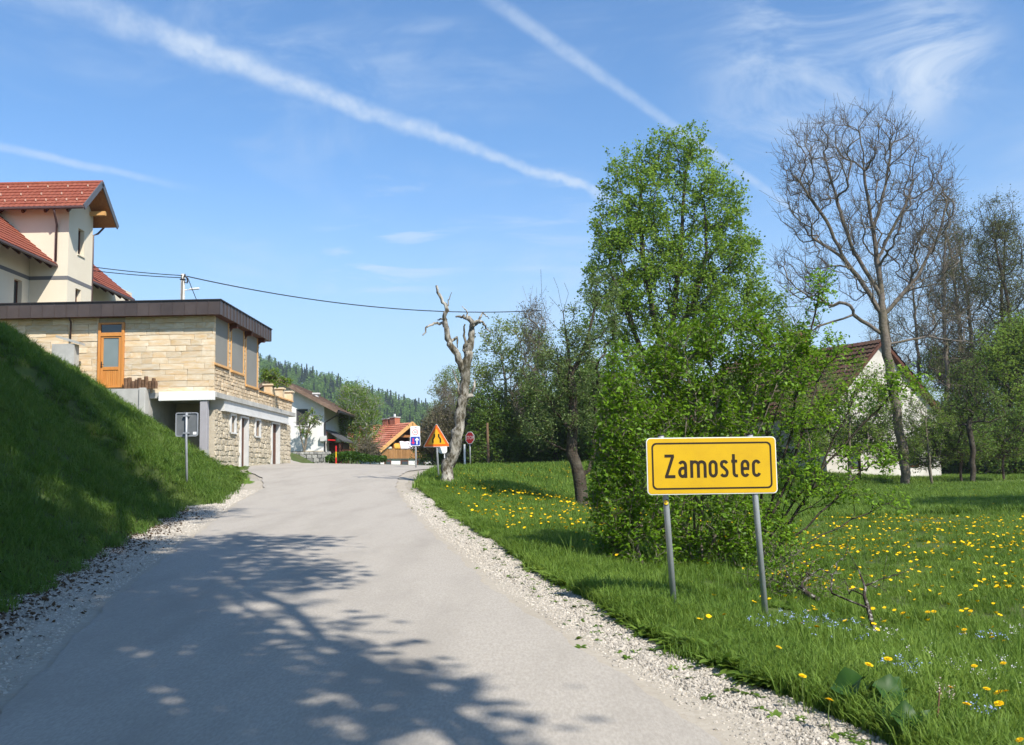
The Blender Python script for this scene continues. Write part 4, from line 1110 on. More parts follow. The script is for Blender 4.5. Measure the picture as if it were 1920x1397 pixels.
def tubes(P, par, R, taper_from=None):
    n = len(P); kids = [[] for _ in range(n)]
    for i in range(1, n): kids[par[i]].append(i)
    Vs = []; Qs = []; base = 0; stack = [(0, None)]
    while stack:
        s, fr = stack.pop(); ch = ([fr] if fr is not None else [])+[s]; c = s
        while kids[c]:
            ks = sorted(kids[c], key=lambda k: -R[k])
            for k in ks[1:]: stack.append((k, c))
            c = ks[0]; ch.append(c)
        if len(ch) < 2: continue
        pts = P[ch]; rr = R[ch].copy()
        if fr is not None: rr[0] = rr[1]*1.15
        k = 9 if rr[0] > .09 else (6 if rr[0] > .03 else (4 if rr[0] > .012 else 3))
        t = np.gradient(pts, axis=0); t /= (np.linalg.norm(t, axis=1)[:, None]+1e-9)
        ref = np.array([.31, .95, .05]) if abs(t[0, 2]) > .6 else np.array([0, 0, 1.])
        a = np.cross(t, ref); a /= (np.linalg.norm(a, axis=1)[:, None]+1e-9); b = np.cross(t, a)
        an = np.arange(k)*2*np.pi/k
        ring = pts[:, None]+rr[:, None, None]*(a[:, None]*np.cos(an)[None, :, None]+b[:, None]*np.sin(an)[None, :, None])
        m = len(ch); Vs.append(ring.reshape(-1, 3))
        i = (np.arange(m-1)[:, None]*k+np.arange(k)[None]); j = (np.arange(m-1)[:, None]*k+(np.arange(k)[None]+1) % k)
        Qs.append(np.stack([i, j, j+k, i+k], -1).reshape(-1, 4)+base); base += m*k
    return np.concatenate(Vs), np.concatenate(Qs)
def leaf_geo(C, size, aspect=.55, up=.35, jit=.3, fold=.18):
    """one folded four-cornered leaf per centre"""
    n = len(C); s = size*(1+jit*rng.uniform(-1, 1, n))[:, None]
    nr = rng.normal(size=(n, 3)); nr[:, 2] = np.abs(nr[:, 2])+up*2; nr /= np.linalg.norm(nr, axis=1)[:, None]
    d = rng.normal(size=(n, 3)); d -= nr*(d*nr).sum(1)[:, None]; d /= np.linalg.norm(d, axis=1)[:, None]
    w = np.cross(nr, d)
    V = np.stack([C-d*s*.5, C+w*s*aspect*.5+nr*s*fold*.5, C+d*s*.5-nr*s*.1, C-w*s*aspect*.5+nr*s*fold*.5], 1).reshape(-1, 3)
    i = np.arange(n)[:, None]*4; return V, (i+np.array([[0, 1, 2, 3]]))
def twig_leaves(P, par, tips, per, spread, size, aspect=.55, up=.35, back=4, keep=1.):
    C = []
    cur = tips.copy(); nodes = []
    for k in range(back):
        nodes.append(cur.copy()); cur = np.where(par[cur] >= 0, par[cur], cur)
    nodes = np.stack(nodes, 1)
    n = len(tips)*per; ti = rng.integers(0, len(tips), n)
    if keep < 1:
        ok = rng.random(len(tips)) < keep; ti = ti[ok[ti]]; n = len(ti)
    k = rng.integers(0, back-1, n); f = rng.random(n)[:, None]
    a = P[nodes[ti, k]]; b = P[nodes[ti, k+1]]
    C = a*(1-f)+b*f+rng.normal(size=(n, 3))*spread
    V, Q = leaf_geo(C, size, aspect, up)
    tr = rng.random(len(tips)); r = np.clip(.55*tr[ti]+.45*rng.random(n), 0, 1)
    return V, Q, np.repeat(r, 4)
m_bark = mat('bark', (.085, .065, .048), (.15, .12, .09), 9, .95, .9, 22, .1, coord='World', c3=(.10, .105, .05), s3=1.5, f3=.5)
m_bark_l = mat('pale_bark', (.17, .145, .115), (.26, .225, .18), 8, .95, .8, 24, .1, coord='World', c3=(.16, .15, .06), s3=2., f3=.55)
m_bark_d = mat('dark_bark', (.045, .036, .028), (.085, .068, .05), 9, .95, .9, 22, .1, coord='World', c3=(.20, .19, .15), s3=3, f3=.3)
m_twig = mat('grey_twig', (.12, .098, .078), (.20, .168, .14), 6, .95, .8, 14, coord='World', c3=(.115, .105, .035), s3=1.2, f3=.6)
L_lime = leafmat('lime_leaf', [(.12, .215, .018), (.175, .30, .028), (.23, .37, .045)], .48)
L_shrub = leafmat('shrub_leaf', [(.06, .135, .007), (.115, .235, .011), (.18, .33, .02)], .33)
L_plum = leafmat('plum_leaf', [(.085, .185, .009), (.15, .295, .016), (.22, .39, .03)], .38)
L_apple = leafmat('apple_leaf', [(.085, .135, .03), (.13, .195, .05), (.19, .26, .09)], .38)
L_will = leafmat('willow_leaf', [(.13, .195, .04), (.185, .255, .055), (.24, .31, .08)], .45)
L_dark = leafmat('wood_edge_leaf', [(.065, .125, .018), (.10, .18, .025), (.14, .23, .035)], .42)
L_olive = leafmat('alder_leaf', [(.075, .09, .03), (.11, .125, .035), (.14, .16, .045)], .35)
L_brown = leafmat('budding_twig', [(.10, .075, .04), (.12, .10, .05), (.11, .12, .045)], .25)
L_birch = leafmat('birch_leaf', [(.11, .19, .022), (.16, .26, .032), (.21, .32, .05)], .45)
L_hedge = leafmat('hedge_leaf', [(.03, .075, .01), (.05, .115, .014), (.07, .15, .02)], .25)

def tree(name, label, cat, lines, lobes, n, r0, rt, lmat, per, size, bark=m_bark, bf=.25, seg=.35, wob=.12, spread=.08, aspect=.55, up=.35, group=None, shell=.55, back=4, keep=1., sub=None, p=2.4):
    base = lines[0][0]
    T = thing(name, base, label, cat, group)
    tg = lobe_points(lobes, n, shell)
    P, par, tips, tn = skeleton(lines, tg, bf, seg, wob)
    if sub:
        P, par, tips = subtwigs(P, par, tips, *sub)
    R = radii(P, par, r0, rt, p)
    B = np.array(base)
    V, Q = tubes(P-B, par, R)
    tr = link('trunk', fastmesh('trunk', V, Q, True), bark, T)
    if per:
        V, Q, r = twig_leaves(P, par, tips, per, spread, size, aspect, up, back, keep)
        cr = link('crown', fastmesh('crown', V-B, Q, False, r), lmat, T); cr['kind'] = 'stuff'
    return T
def copy_tree(o, loc, rz, sc, label, group=None, sz=None):
    c = o.copy(); COL.objects.link(c); c.location = loc; c.rotation_euler = (0, 0, rz); c.scale = (sc, sc, sz or sc); c['label'] = label
    if group: c['group'] = group
    WM[c.name] = Matrix.Translation(loc)
    for ch in o.children:
        d = ch.copy(); COL.objects.link(d); d.parent = c
    return c
def path(pts, Y, dy=None):
    return [tuple(at(p[0], p[1], Y+(p[2] if len(p) > 2 else 0))) for p in pts]
def rooted(pts, Y, sink=.15):
    L = path(pts, Y); x, y, _ = L[0]; return [(x, y, g1(x, y)-sink)]+L

# lime tree standing in the middle of the right half
Y = 46.
tree('lime_tree', 'tall full lime tree in fresh green leaf, highest leafy crown of the picture', 'tree',
     [rooted([(1262, 830), (1258, 700), (1262, 600), (1275, 480), (1285, 330)], Y), path([(1260, 690), (1225, 590), (1205, 480), (1200, 380)], Y), path([(1262, 640), (1305, 560), (1325, 470), (1320, 380)], Y), path([(1258, 720), (1200, 650), (1165, 560), (1140, 500)], Y), path([(1262, 690), (1330, 640), (1400, 590), (1440, 590)], Y), path([(1325, 500), (1370, 440)], Y)],
     pxlobes([(1285, 268, 34, 40), (1243, 292, 36, 38), (1198, 312, 34, 36), (1152, 338, 30, 34), (1312, 330, 46, 55), (1345, 385, 45, 55), (1240, 380, 75, 60), (1160, 420, 48, 55), (1200, 480, 85, 60), (1330, 470, 85, 60), (1395, 500, 45, 50), (1135, 520, 42, 50), (1250, 550, 110, 55), (1425, 590, 48, 50), (1150, 595, 60, 55), (1345, 575, 80, 55), (1250, 650, 110, 50), (1460, 640, 40, 40)], Y, 1.15),
     1500, .34, .006, L_lime, 20, .125, m_bark_d, .22, .6, .1, .12, .8, .2, shell=.6, sub=(2, .6), back=3)
# bare walnut in front of the old house
Y = 46.
tree('bare_walnut_tree', 'large bare tree with spreading grey branches in front of the old white house', 'tree',
     [rooted([(1695, 850), (1672, 720), (1656, 610), (1652, 540), (1640, 450), (1625, 360), (1612, 250)], Y), path([(1655, 600), (1610, 520), (1575, 480), (1530, 450)], Y), path([(1652, 560), (1600, 470), (1570, 380), (1545, 290)], Y, ), path([(1645, 480), (1690, 400), (1720, 330)], Y), path([(1658, 590), (1720, 520), (1760, 440), (1775, 380)], Y), path([(1660, 620), (1600, 590), (1540, 610), (1490, 640)], Y), path([(1665, 650), (1740, 630), (1800, 640)], Y), path([(1640, 440), (1660, 350), (1670, 280)], Y), path([(1590, 480), (1540, 400), (1490, 330)], Y)],
     pxlobes([(1605, 265, 100, 65), (1530, 320, 70, 80), (1680, 320, 75, 75), (1560, 420, 80, 70), (1660, 430, 90, 70), (1735, 400, 48, 80), (1500, 510, 55, 55), (1580, 530, 90, 45), (1740, 500, 60, 70), (1490, 610, 50, 45), (1790, 610, 60, 40), (1495, 290, 40, 45), (1500, 390, 45, 50), (1765, 340, 30, 50)], Y, 1.1),
     1200, .22, .0065, L_brown, 2, .06, m_twig, .3, .45, .13, .03, .6, .2, shell=.45, back=3, sub=(4, .75, .45), p=2.2)
# old fruit tree with a dead top
Y = 25.
tree('old_fruit_tree', 'old fruit tree with dead bare top and small grey-green leaves, standing in the dandelion meadow', 'tree',
     [rooted([(1091, 940), (1086, 895), (1072, 850), (1076, 790), (1070, 700), (1062, 630), (1056, 585), (1030, 556)], Y), path([(1086, 893), (1105, 880), (1113, 850), (1118, 800), (1112, 720)], Y), path([(1056, 585), (1050, 560), (1046, 540), (1038, 520)], Y), path([(1056, 585), (1066, 550), (1058, 530)], Y), path([(1062, 640), (1030, 600), (1000, 583), (975, 572)], Y), path([(1070, 700), (1100, 640), (1110, 600)], Y), path([(1072, 840), (1040, 835), (1005, 850)], Y), path([(1030, 600), (1016, 560), (1014, 505)], Y)],
     pxlobes([(1055, 650, 62, 50), (1022, 710, 52, 55), (1095, 690, 60, 60), (1120, 600, 55, 55), (1090, 770, 55, 45), (1010, 790, 35, 40), (1130, 540, 40, 40)], Y, 1.2),
     620, .17, .005, L_apple, 24, .062, m_bark_d, .25, .3, .14, .09, .6, .2)
# shrubs behind the place-name sign
Y = 12.
def shrub(name, label, Y, base, lobes, n, per, size, lm, stems, r0=.03, spread=.045, cat='shrub', bark=m_bark_l, deep=1.2, rt=.0028, group=None, keep=1., bf=.35):
    b = at(base[0], base[1], Y); z = g1(b.x, Y)-.05; b = (b.x, Y, z); lb = pxlobes(lobes, Y, deep)
    lines = []
    for k in range(stems):
        l = lb[k % len(lb)]; c = np.array(l[0]); o = np.array(b)+np.array([random.uniform(-.25, .25), random.uniform(-.2, .2), 0])*(Y/12)
        lines.append([tuple(b), tuple(o), tuple(o*.55+c*.45+rng.normal(size=3)*.08), tuple(c)])
    return tree(name, label, cat, lines, lb, n, r0, rt, lm, per, size, bark, bf, .22*Y/12, .16, spread, .5, .3, group=group, keep=keep, sub=(2, .16*Y/12), back=3)
shrub('hazel_shrub', 'dense dark green shrub on the left of the place-name sign, by the verge', 12.2, (1205, 1100), [(1160, 800, 42, 100), (1155, 950, 45, 100), (1200, 1040, 65, 70), (1225, 880, 60, 120), (1170, 720, 40, 70), (1140, 870, 35, 60)], 620, 9, .066, L_shrub, 7)
shrub('tall_shrub', 'tall bushy green shrub rising straight behind the place-name sign', 12.8, (1330, 1090), [(1290, 680, 75, 75), (1370, 640, 80, 60), (1225, 720, 60, 60), (1430, 690, 70, 60), (1320, 780, 110, 60), (1330, 960, 110, 80), (1280, 1060, 70, 45), (1330, 860, 100, 60), (1380, 1020, 50, 60), (1490, 640, 30, 40)], 1050, 9, .068, L_shrub, 11, .035)
shrub('plum_tree', 'loose bright green young tree reaching right over the meadow beside the place-name sign', 13.6, (1410, 1070), [(1480, 700, 55, 50), (1535, 555, 26, 55), (1555, 660, 50, 30), (1600, 750, 65, 32), (1520, 800, 50, 40), (1630, 860, 50, 28), (1550, 930, 60, 28), (1660, 945, 26, 16), (1480, 890, 55, 55), (1450, 1000, 40, 55), (1690, 720, 40, 22), (1440, 780, 40, 60)], 430, 9, .066, L_plum, 12, .045, .05, 'tree', m_bark_d, bf=.2)
shrub('meadow_sapling', 'small leafy sapling tangle low down to the right of the right sign post', 10.4, (1440, 1140), [(1470, 1060, 60, 40), (1520, 1100, 50, 30), (1440, 1110, 40, 30)], 110, 5, .045, L_shrub, 5, .014)

# dead pollarded tree behind the triangle sign
def dead_tree():
    Y = 28.
    T0 = rooted([(838, 880), (850, 845), (861, 800), (867, 750), (873, 700), (878, 660)], Y, .2)
    b = T0[0]
    T = thing('dead_tree', b, 'dead leaning tree trunk with broken snag branches behind the triangle sign', 'tree')
    m_dead = mat('dead_bark', (.10, .083, .06), (.46, .43, .37), 9, .95, 1., 14, .1, coord='World', c3=(.055, .05, .025), s3=1.1, f3=.9, stretch=(1, 1, .5), lo=.42, hi=.58)
    def limb(pts, r0, r1, name, par=None, n=9, yaw=0.):
        P0 = [Vector(p) for p in (T0 if pts is None else path(pts, Y))]
        pp = []
        for i in range(len(P0)-1):
            k = 4
            for j in range(k): pp.append(P0[i].lerp(P0[i+1], j/k)+Vector(rng.normal(size=3))*(.02 if (i, j) != (0, 0) else 0))
        pp.append(P0[-1]); m = len(pp)
        if yaw:
            for i, p in enumerate(pp): p.y += yaw*i/m
        rr = [(r0+(r1-r0)*i/(m-1))*(1+.06*math.sin(i*2.9+len(pts or '')))*(1+.35*max(0, 1-i/3) if pts is None else 1) for i in range(m)]
        o = MB().tube(pp, rr, n+3).build(name, m_dead, par or T, smooth=True)
        for i, v in enumerate(o.data.vertices):
            c = (wm(T).inverted() @ pp[min(i//(n+3), m-1)]); v.co = c+(v.co-c)*random.uniform(.78, 1.2)
        return o
    tr = limb(None, .20, .12, 'trunk', n=14)
    limb([(870, 700), (857, 665), (842, 642), (837, 612), (838, 582), (827, 556), (821, 541)], .11, .03, 'branch', yaw=-.5)
    limb([(836, 612), (828, 607), (815, 609), (804, 616), (795, 632)], .05, .018, 'branch', yaw=-.4)
    limb([(838, 600), (830, 597), (820, 600)], .04, .015, 'branch')
    limb([(838, 582), (841, 565), (847, 548)], .025, .008, 'branch')
    limb([(877, 668), (884, 632), (886, 604), (880, 594), (869, 592), (853, 590)], .115, .025, 'branch', yaw=.4)
    limb([(885, 612), (893, 604), (902, 600), (911, 612), (920, 618)], .06, .012, 'branch', yaw=.5)
    limb([(886, 606), (900, 596), (905, 588), (917, 598)], .05, .01, 'branch')
    limb([(874, 600), (876, 586), (866, 574)], .035, .01, 'branch')
    limb([(874, 660), (871, 630), (872, 608)], .05, .02, 'branch')
    limb([(866, 750), (860, 722), (848, 692)], .05, .015, 'broken_snag')
    limb([(868, 748), (882, 742), (889, 728), (890, 712)], .075, .02, 'broken_snag')
    limb([(846, 640), (856, 632), (858, 652)], .05, .012, 'broken_snag')
    limb([(880, 640), (870, 650), (871, 660)], .07, .03, 'broken_snag')
dead_tree()

# trees of the wood edge
def bgtree(name, label, px, py, Y, w, h, n, per, size, lm, bark=m_bark, r0=.18, cat='tree', rt=.008, lobes=None, seg=.7, shell=.5, spread=.16, sub=(2, .7), bf=.25, group=None, up=.3, keep=1.):
    """px,py: middle of the crown; w,h: its half sizes in pixels"""
    if lobes is None:
        lobes = []
        for k in range(9):
            a = random.uniform(-1, 1); b = random.uniform(-1, 1)*(1-.25*abs(a))
            lobes.append((px+a*w*.6, py+b*h*.62, w*random.uniform(.32, .5), h*random.uniform(.25, .38), random.uniform(-.02, .02)*Y))
    top = py-h*.6; bot = py+h*.5
    b = at(px, py+h, Y); gz = g1(b.x, Y)
    line = [(b.x, Y, gz-.2), tuple(at(px+random.uniform(-4, 4), bot, Y)), tuple(at(px+random.uniform(-6, 6), py, Y)), tuple(at(px+random.uniform(-8, 8), top, Y))]
    return tree(name, label, cat, [line], pxlobes(lobes, Y, 1.1), n, r0, rt, lm, per, size, bark, bf, seg, .14, spread, .6, up, group=group, shell=shell, sub=sub, back=3, keep=keep)
G_W = 'trees at the edge of the wood'
w1 = bgtree('willow_tree', 'pale yellow-green willow with rounded crown, just right of the dead tree', 945, 715, 66., 62, 120, 420, 15, .17, L_will, m_bark_l, .2, group=G_W,
            lobes=[(950, 636, 42, 38), (915, 680, 38, 42), (985, 665, 42, 48), (950, 725, 66, 45), (905, 755, 40, 50), (990, 760, 45, 60), (945, 800, 60, 45)])
bgtree('budding_tree', 'brown budding tree with upright bare twigs between the willow and the fruit tree', 1005, 700, 62., 34, 130, 300, 5, .11, L_brown, m_bark_l, .14, sub=(3, .9, .6), group=G_W,
       lobes=[(1000, 610, 24, 45), (1010, 680, 34, 50), (1000, 760, 34, 50)])
w2 = bgtree('dark_wood_tree', 'dark green bushy tree right of the STOP sign, low at the wood edge', 925, 800, 64., 60, 75, 330, 16, .17, L_dark, m_bark_d, .13, group=G_W)
w3 = bgtree('dark_wood_tree', 'dark green bushy tree behind the trunk of the old fruit tree', 1040, 780, 60., 70, 90, 380, 16, .17, L_dark, m_bark_d, .14, group=G_W)
w4 = bgtree('budding_thicket', 'brownish half-leafed bush behind the triangle sign', 812, 815, 70., 45, 55, 260, 8, .15, L_brown, m_bark_l, .06, sub=(3, .8, .5), cat='bush', group=G_W)
bgtree('bare_bush', 'pale bare twiggy bush rising left of the dead tree', 838, 762, 74., 34, 45, 170, 2, .1, L_brown, m_bark_l, .06, sub=(3, .8, .6), cat='bush', group=G_W)
alder = bgtree('alder_tree', 'slender grey alder just right of the bare walnut crown', 1775, 560, 66., 50, 220, 420, 5, .10, L_olive, m_twig, .17, group='alders behind the old house', sub=(3, .9, .35),
               lobes=[(1775, 390, 22, 50), (1770, 460, 36, 50), (1780, 540, 44, 55), (1770, 620, 46, 50), (1780, 690, 44, 50)])
alder2 = bgtree('alder_tree', 'taller dense olive alder at the right picture edge', 1880, 560, 70., 50, 220, 420, 9, .12, L_olive, m_bark_d, .18, group='alders behind the old house', sub=(3, .9, .35),
                lobes=[(1878, 405, 28, 45), (1870, 470, 44, 50), (1890, 540, 50, 55), (1880, 620, 46, 50), (1870, 690, 44, 50)])
def again(src, px, Y, rz, sc, label, group=G_W, sz=None):
    p = at(px, 860, Y); return copy_tree(src, (p.x, Y, g1(p.x, Y)-.1), rz, sc, label, group, sz)
GA = 'alders behind the old house'
again(alder, 1822, 68, 1.9, 1.0, 'slender grey alder second to the right of the walnut crown', GA)
again(alder, 1735, 74, 4.1, .92, 'grey alder hidden behind the right side of the walnut', GA)
again(alder2, 1925, 64, 2.2, .93, 'olive alder cut by the right picture edge, nearest of its row', GA)
again(alder2, 1845, 78, 3.6, 1.05, 'olive alder standing far back between two nearer alders', GA)
again(alder, 1690, 80, 2.9, .9, 'far grey alder seen through the walnut branches above the roof', GA)
again(w2, 880, 72, 2.0, .85, 'dark green bush directly behind the STOP sign')
again(w3, 985, 68, 1.0, .95, 'dark green tree below the willow, behind the wooden pole')
again(w3, 1130, 58, 3.3, 1.15, 'dark green tree behind the left shrub of the sign')
again(w2, 1210, 62, 4.4, 1.3, 'dark green tree low behind the lime trunk')
again(w3, 1330, 60, 5.2, 1.1, 'dark green tree behind the tall shrub, right of the lime trunk')
again(w2, 1440, 66, .7, 1.25, 'dark green tree left of the old white house')
again(w1, 860, 88, 2.4, .9, 'pale willow far back behind the dead tree')
again(w1, 1100, 78, 4.0, .9, 'pale willow far back between the fruit tree and the lime')
again(w4, 848, 66, 1.2, 1.0, 'brownish half-leafed bush left of the STOP sign')
# right hand edge
Y = 58.
lt = bgtree('leafy_tree', 'broad yellow-green leafy tree at the right edge under the alders', 1895, 700, 60., 60, 130, 460, 15, .15, L_birch, m_bark_d, .16, group='bushes round the old house')
bgtree('small_field_tree', 'small crooked tree with thin crown at the right meadow edge', 1822, 800, 47., 55, 90, 260, 9, .085, L_dark, m_bark_d, .13, group='bushes round the old house', seg=.45, spread=.1, sub=(2, .4),
       lobes=[(1815, 740, 45, 36), (1785, 775, 36, 26), (1850, 765, 38, 34), (1820, 700, 36, 30)])
hb = bgtree('house_bush', 'olive green bush against the gable of the old white house', 1745, 850, 50., 55, 55, 260, 12, .095, L_dark, m_bark_d, .05, cat='bush', group='bushes round the old house', seg=.45, spread=.1, sub=(2, .4), keep=.9)
GB = 'bushes round the old house'
again(hb, 1610, 50, 1.4, 1.45, 'olive green bush left of the walnut trunk', GB)
again(hb, 1535, 49, 2.8, 1.15, 'olive green bush left of the old house corner', GB)
again(hb, 1880, 52, 4.0, 1.3, 'olive green bush low at the right picture edge', GB)
again(hb, 1690, 48.5, 5.1, 1.1, 'low olive bush at the foot of the walnut', GB)
again(hb, 1800, 50, 3.1, 1.35, 'olive green bush behind the small field tree', GB)
again(lt, 1815, 72, 2.2, .95, 'leafy tree behind the right end of the old house', GB)
again(lt, 1960, 66, 4.2, 1.1, 'leafy tree mostly outside the right picture edge', GB)
# by the white house and the hedge
bgtree('birch_tree', 'fresh yellow-green birch between the white house and the red roof', 668, 790, 68., 45, 75, 380, 14, .13, L_birch, mat('birch_bark', (.5, .48, .44), (.3, .28, .25), 4, .9, .2, 20, coord='World'), .1, group='garden plants by the houses',
       lobes=[(665, 752, 26, 30), (648, 795, 24, 30), (685, 790, 28, 34), (668, 835, 36, 25), (690, 760, 20, 24)])
bgtree('pruned_bush', 'brown pruned bush in front of the red roof', 695, 840, 60., 26, 22, 150, 3, .09, L_brown, m_bark_l, .05, cat='bush', group='garden plants by the houses', sub=(3, .4))
def wall_shrub():
    Y = 60.9; b = at(569, 850, Y); z0 = b.z-.2
    tree('wall_shrub', 'small crooked fruit bush in front of the white house wall', 'bush', [[(b.x, Y, z0), tuple(at(575, 815, Y)), tuple(at(583, 790, Y))], path([(570, 845), (563, 810), (562, 790)], Y), path([(576, 810), (590, 795), (598, 785)], Y)],
         pxlobes([(582, 785, 10, 14), (566, 795, 9, 14), (595, 790, 10, 10), (575, 812, 10, 10)], Y, .5), 70, .09, .012, L_birch, 5, .12, m_bark_l, .25, .3, .15, .06, group='garden plants by the houses', sub=(2, .25), back=3)
wall_shrub()
def terrace_vine():
    Y = 45.; b = at(517, 740, Y); 
    tree('terrace_vine', 'leafy vine climbing behind the annex terrace pillars', 'vine', [[(b.x, Y, b.z-.6), tuple(at(512, 715, Y)), tuple(at(508, 695, Y))], path([(512, 720), (530, 715), (538, 722)], Y)],
         pxlobes([(508, 700, 12, 10), (520, 715, 14, 9), (536, 718, 8, 8), (500, 712, 8, 10)], Y, .7), 70, .03, .006, L_birch, 7, .12, m_bark_l, .3, .25, .2, .06, group='garden plants by the houses', sub=(2, .2), back=3)
terrace_vine()
def hedge():
    Y = 52.; a, b = at(614, 862, Y), at(722, 862, Y); zt = at(660, 849, Y).z; z0 = g1(a.x, Y)
    n = 9000
    x = rng.uniform(a.x, b.x, n); u = rng.uniform(-1, 1, n); e = np.minimum((x-a.x), (b.x-x)); H = (zt-z0)*(.80+.2*np.tanh(e/1.2))+.12*np.sin(x*1.9)
    th = rng.uniform(0, math.pi, n); rr = 1-.25*rng.random(n)**2
    C = np.stack([x, Y+.7*np.cos(th)*rr, z0+H*np.clip(np.sin(th), 0, 1)**.4*rr-.05*rng.random(n)], -1)
    V, Q = leaf_geo(C, .13, .6, .3); o = np.array([a.x, Y, z0])
    T = thing('hedge', tuple(o), 'long clipped dark green hedge along the crossing road', 'hedge')
    h = link('foliage', fastmesh('foliage', V-o, Q, False, np.repeat(rng.random(n), 4)), L_hedge, T); h['kind'] = 'stuff'
    st = MB()
    for xx in np.arange(a.x+.3, b.x, .5): MB().tube([(xx, Y, z0-.1), (xx+.05, Y, z0+.6), (xx, Y+.1, zt-.25)], [.03, .025, .012], 6).build('stem', m_bark_d, T)
hedge()

# ------------------------------------------------------------------ trees outside the picture that shade the road and the bank
G_S = 'trees that shade the road'
def shade_tree(label, x, y, lobes, r0, n, per, size, lean=(0, 0)):
    b = (x, y, g1(x, y)-.2); lb = [((c[0], c[1], c[2]), (c[3], c[3], c[4])) for c in lobes]
    c0 = lb[0][0]
    lines = [[b, (x+lean[0]*.3, y+lean[1]*.3, b[2]+3), (c0[0], c0[1], c0[2])]]+[[(x+lean[0]*.3, y+lean[1]*.3, b[2]+3.), tuple(np.array(c[0])*.6+np.array([x, y, b[2]+4])*.4), c[0]] for c in lb[1:]]
    return tree('maple_tree', label, 'tree', lines, lb, n, r0, .008, L_lime, per, size, m_bark, .2, .6, .12, .2, .8, .3, group=G_S, sub=(2, .7), back=3)
SH3 = shade_tree('broad tree right of the picture whose shadow crosses the meadow', 20.5, 22.5,
           [(18.6, 23.6, 7.6, 2.6, 1.5), (20.6, 22.5, 9.0, 2.8, 1.8), (19.0, 25.4, 7.0, 2.0, 1.2), (21.8, 24.6, 7.6, 2.4, 1.5), (17.4, 22.6, 6.4, 1.6, 1.0)], .24, 330, 14, .16, (-.8, .5))
SH1 = shade_tree('big maple beside the road behind the camera on the right', 4.6, -3.0,
           [(1.2, .9, 9.2, 2.0, 1.5), (-.6, 2.0, 9.6, 1.8, 1.3), (2.4, -.8, 10.0, 2.2, 1.6), (.6, 3.4, 11.4, 1.9, 1.3), (-2.0, 4.4, 10.6, 1.6, 1.2), (.2, -1.6, 8.6, 2.0, 1.4), (1.2, -2.4, 7.8, 2.0, 1.2), (3.4, -2.6, 9.6, 2.2, 1.5), (-1.2, .4, 8.0, 1.5, 1.0), (2.0, 5.2, 12.0, 1.8, 1.2), (2.6, 3.0, 11.4, 1.7, 1.1), (-.4, -.6, 7.4, 1.6, 1.0)], .17, 780, 17, .18, (-1.2, .8))
SH2 = shade_tree('very tall maple behind the camera whose crown shades the left bank', 4.2, -5.0,
           [(3.4, -1.6, 22.6, 2.8, 2.6), (2.4, 3, 23.6, 2.8, 2.4), (.6, 7, 25.4, 2.6, 2.2), (3.6, 4.5, 21.5, 2.3, 2.0), (.2, 10.2, 25.6, 1.7, 1.6), (5.0, -3, 20.6, 2.8, 2.4), (-1.4, 10, 26, 2.3, 2.0), (5.5, -5, 18.5, 2.8, 2.4), (3.2, 1.5, 27, 2.4, 2.0), (4.2, -6, 24, 2.6, 2.4), (-.6, 5.5, 22.6, 2.0, 1.7), (2.2, 4, 26.6, 2.6, 2.2), (-2.6, 7.5, 25.5, 2.2, 1.9)], .42, 1150, 15, .25, (0, 1.5))

# ------------------------------------------------------------------ scattering of uncountable stuff
def scatter(name, pts, rots, scl, sources, m_none, label, cat=None, seed=0):
    """points carry rotation, scale and which source; the sources are small meshes instanced on them"""
    n = len(pts); me = bpy.data.meshes.new(name); me.vertices.add(n); me.vertices.foreach_set('co', np.asarray(pts, np.float32).ravel())
    a = me.attributes.new('rot', 'FLOAT_VECTOR', 'POINT'); a.data.foreach_set('vector', np.asarray(rots, np.float32).ravel())
    a = me.attributes.new('scl', 'FLOAT', 'POINT'); a.data.foreach_set('value', np.asarray(scl, np.float32))
    a = me.attributes.new('pick', 'INT', 'POINT'); a.data.foreach_set('value', rng.integers(0, len(sources), n).astype(np.int32))
    o = bpy.data.objects.new(name, me); COL.objects.link(o); tag(o, label, cat, kind='stuff')
    c = bpy.data.collections.new(name+'_sources')
    for s in sources: c.objects.link(s)
    ng = bpy.data.node_groups.new(name, 'GeometryNodeTree')
    ng.interface.new_socket('Geometry', in_out='INPUT', socket_type='NodeSocketGeometry'); ng.interface.new_socket('Geometry', in_out='OUTPUT', socket_type='NodeSocketGeometry')
    N = ng.nodes; l = ng.links; gi = N.new('NodeGroupInput'); go = N.new('NodeGroupOutput')
    ci = N.new('GeometryNodeCollectionInfo'); ci.inputs['Collection'].default_value = c; ci.inputs['Separate Children'].default_value = True; ci.inputs['Reset Children'].default_value = True
    ip = N.new('GeometryNodeInstanceOnPoints'); ip.inputs['Pick Instance'].default_value = True
    def attr(nm, t):
        x = N.new('GeometryNodeInputNamedAttribute'); x.data_type = t; x.inputs['Name'].default_value = nm
        return [q for q in x.outputs if q.enabled and q.name == 'Attribute'][0]
    l.new(gi.outputs[0], ip.inputs['Points']); l.new(ci.outputs[0], ip.inputs['Instance'])
    l.new(attr('pick', 'INT'), ip.inputs['Instance Index']); l.new(attr('rot', 'FLOAT_VECTOR'), ip.inputs['Rotation']); l.new(attr('scl', 'FLOAT'), ip.inputs['Scale'])
    l.new(ip.outputs[0], go.inputs[0])
    md = o.modifiers.new('scatter', 'NODES'); md.node_group = ng
    return o
def src(name, V, Q, m, smooth=False, attr=None):
    me = fastmesh(name, V, Q, smooth, attr); me.materials.append(m); return bpy.data.objects.new(name, me)
